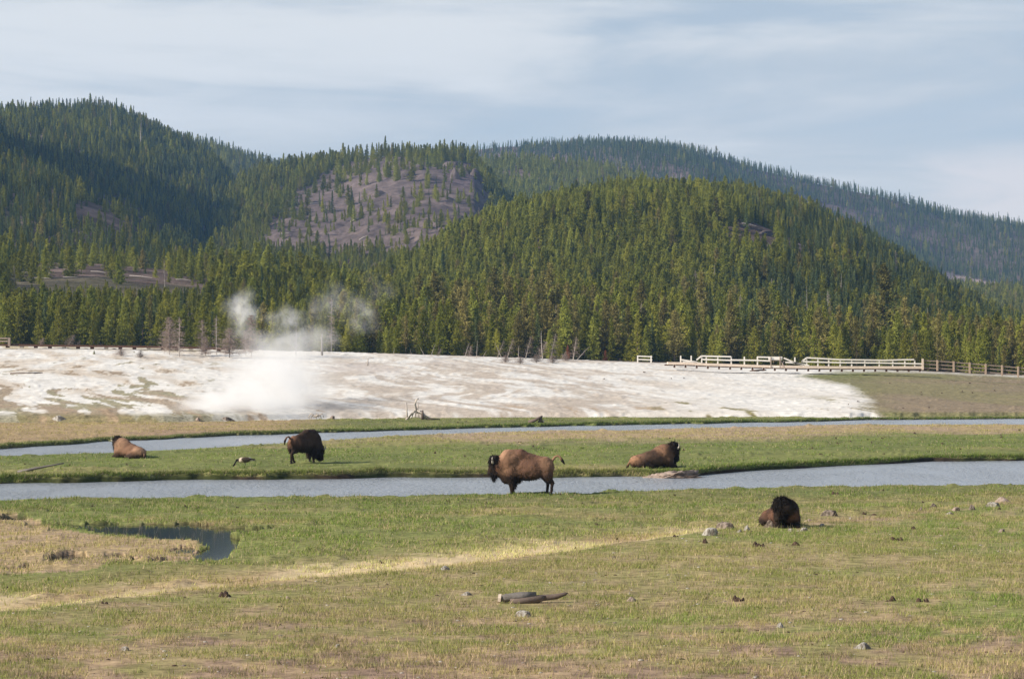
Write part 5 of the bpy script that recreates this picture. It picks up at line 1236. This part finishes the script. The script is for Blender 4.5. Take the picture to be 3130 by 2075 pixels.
def pebbles():
    V = []; Fc = []; cl = []; U, D = scatter(2600, 29, 75, p=1.3); m = D < curves(U)[0]+1; U, D = U[m], D[m]; X = UtoX(U, D); z = z_near(U, D); b0 = rock_mesh('pebble', 91, .6, .4, 1)
    bv = np.array([v.co[:] for v in b0.vertices]); bf = np.array([p.vertices[:] for p in b0.polygons]); n = len(X)
    s = .012+.035*g_.rand(n)**3; V = (bv[None]*s[:, None, None]*np.array([1.3, 1, .9])+np.stack([X, D, z+.002], -1)[:, None]).reshape(-1, 3)
    Fc = (bf[None]+(np.arange(n)*len(bv))[:, None, None]).reshape(-1, 3); k = g_.rand(n); c = np.where((k < .45)[:, None], A3(.52, .49, .44), np.where((k < .7)[:, None], A3(.30, .25, .21), A3(.10, .07, .055)))
    me = mesh_np('pebbles', V, [Fc], True); vcol(me, np.repeat(c, len(bv), 0)); tag(obj('pebbles', me, M_GRASS), 'scattered pebbles and crumbs in the foreground turf', 'pebbles', kind='stuff')
pebbles()
# ------------------------------------------------------------------ steam
def steam(name, label, blobs, dens, lo, hi, seed=0.0, ns=.20, wp=6.5, c0=.26, c1=.64):
    mb = MB(); c = [(lo[i]+hi[i])/2 for i in range(3)]; d = [hi[i]-lo[i] for i in range(3)]; mb.box(c, d)
    m, t = mat(name+' vapour'); o = N(t, 'ShaderNodeOutputMaterial'); tc = N(t, 'ShaderNodeTexCoord')
    nz = N(t, 'ShaderNodeTexNoise', inp={'Scale': ns, 'Detail': 5, 'Roughness': .6}); 
    mp = N(t, 'ShaderNodeMapping', inp={'Location': (seed, seed, 0), 'Scale': (1, .6, 1)}); L(t, tc.outputs['Object'], mp.inputs[0]); L(t, mp.outputs[0], nz.inputs['Vector'])
    # warp the position so the billows are ragged
    sub = N(t, 'ShaderNodeVectorMath', operation='SUBTRACT'); L(t, nz.outputs['Color'], sub.inputs[0]); sub.inputs[1].default_value = (.5, .5, .5)
    scl = N(t, 'ShaderNodeVectorMath', operation='SCALE'); L(t, sub.outputs[0], scl.inputs[0]); scl.inputs['Scale'].default_value = wp
    pos = N(t, 'ShaderNodeVectorMath', operation='ADD'); L(t, tc.outputs['Object'], pos.inputs[0]); L(t, scl.outputs[0], pos.inputs[1])
    tot = None
    for (bc, br, st) in blobs:
        s = N(t, 'ShaderNodeVectorMath', operation='SUBTRACT'); L(t, pos.outputs[0], s.inputs[0]); s.inputs[1].default_value = bc
        q = N(t, 'ShaderNodeVectorMath', operation='DIVIDE'); L(t, s.outputs[0], q.inputs[0]); q.inputs[1].default_value = br
        l = N(t, 'ShaderNodeVectorMath', operation='LENGTH'); L(t, q.outputs[0], l.inputs[0])
        f = math_(t, 'MULTIPLY', ramp(t, l.outputs['Value'], 1.0, .0), st)
        tot = f if tot is None else math_(t, 'MAXIMUM', tot, f)
    n2 = N(t, 'ShaderNodeTexNoise', inp={'Scale': ns*2.8, 'Detail': 5, 'Roughness': .65}); L(t, mp.outputs[0], n2.inputs['Vector'])
    k = math_(t, 'MULTIPLY', tot, ramp(t, n2.outputs[0], c0, c1))
    v = N(t, 'ShaderNodeVolumePrincipled', inp={'Color': (.97, .975, .98, 1), 'Anisotropy': .2}); L(t, math_(t, 'MULTIPLY', k, dens), v.inputs['Density'])
    L(t, v.outputs[0], o.inputs['Volume']); m.cycles.volume_step_rate = .6 if hasattr(m.cycles, 'volume_step_rate') else 1
    ob = mb.build(name, m); tag(ob, label, 'steam', kind='stuff'); return ob
def W3(u, v, D): return ((u-U0)/F*D, D, CAMH+(V0-v)/F*D)
def blob(u, v, D, ru, rv, rd, st): return (W3(u, v, D), (ru/F*D, rd, rv/F*D), st)
sb = [blob(560, 1270, 193, 130, 38, 6, 2.2), blob(665, 1256, 194, 210, 64, 8, 1.4), blob(765, 1225, 196, 215, 85, 9, .85), blob(835, 1170, 199, 210, 100, 10, .62), blob(872, 1115, 203, 180, 90, 10, .42), blob(895, 1060, 207, 160, 70, 9, .26), blob(820, 1045, 207, 110, 45, 8, .14), blob(965, 1035, 208, 90, 60, 8, .17), blob(600,1235,195,170,60,7,.5)]
lo = W3(400, 1285, 180); hi = W3(1150, 980, 225)
steam('steam', 'white steam billowing off the hot spring at the terrace foot', sb, .62, (-33, 178, .02), (-5, 232, 9.5))
steam('steam', 'thin grey wisp of steam rising in front of the wood above the grey dead trees', [blob(740, 950, 300, 60, 70, 5, .8), blob(735, 1010, 300, 60, 50, 5, .25)], .38, W3(640, 1075, 290), W3(850, 840, 312), 5.0, .30, 4.5, .36, .62)
steam('steam', 'pale wisp of steam drifting in front of the wood right of the main plume', [blob(880, 980, 300, 80, 55, 5, .7), blob(930, 1030, 300, 110, 45, 5, .5), blob(850, 1040, 300, 90, 40, 5, .5)], .24, (-36, 288, 3.6), (-20, 312, 12.6), 9.0, .28, 6.0, .34, .64)
steam('steam', 'faint broad veil of steam before the tall trees right of the plume', [blob(1010, 925, 306, 90, 90, 5, .6), blob(1090, 950, 306, 90, 95, 5, .75), blob(1150, 880, 306, 90, 60, 5, .25)], .15, (-28, 294, 4.0), (-9, 316, 17.5), 14.0, .2, 7.0, .36, .66)
# ------------------------------------------------------------------ air
mb = MB(); lo = (-1500, -60, -2.2); hi = (1500, 3300, 330)
mb.box([(lo[i]+hi[i])/2 for i in range(3)], [hi[i]-lo[i] for i in range(3)])
m, t = mat('pale air'); o = N(t, 'ShaderNodeOutputMaterial'); v = N(t, 'ShaderNodeVolumePrincipled', inp={'Color': (.26, .54, 1.0, 1), 'Density': .00010, 'Anisotropy': .1}); L(t, v.outputs[0], o.inputs['Volume'])
tag(mb.build('haze', m), 'thin blue air between the camera and the hills', 'haze', kind='stuff')
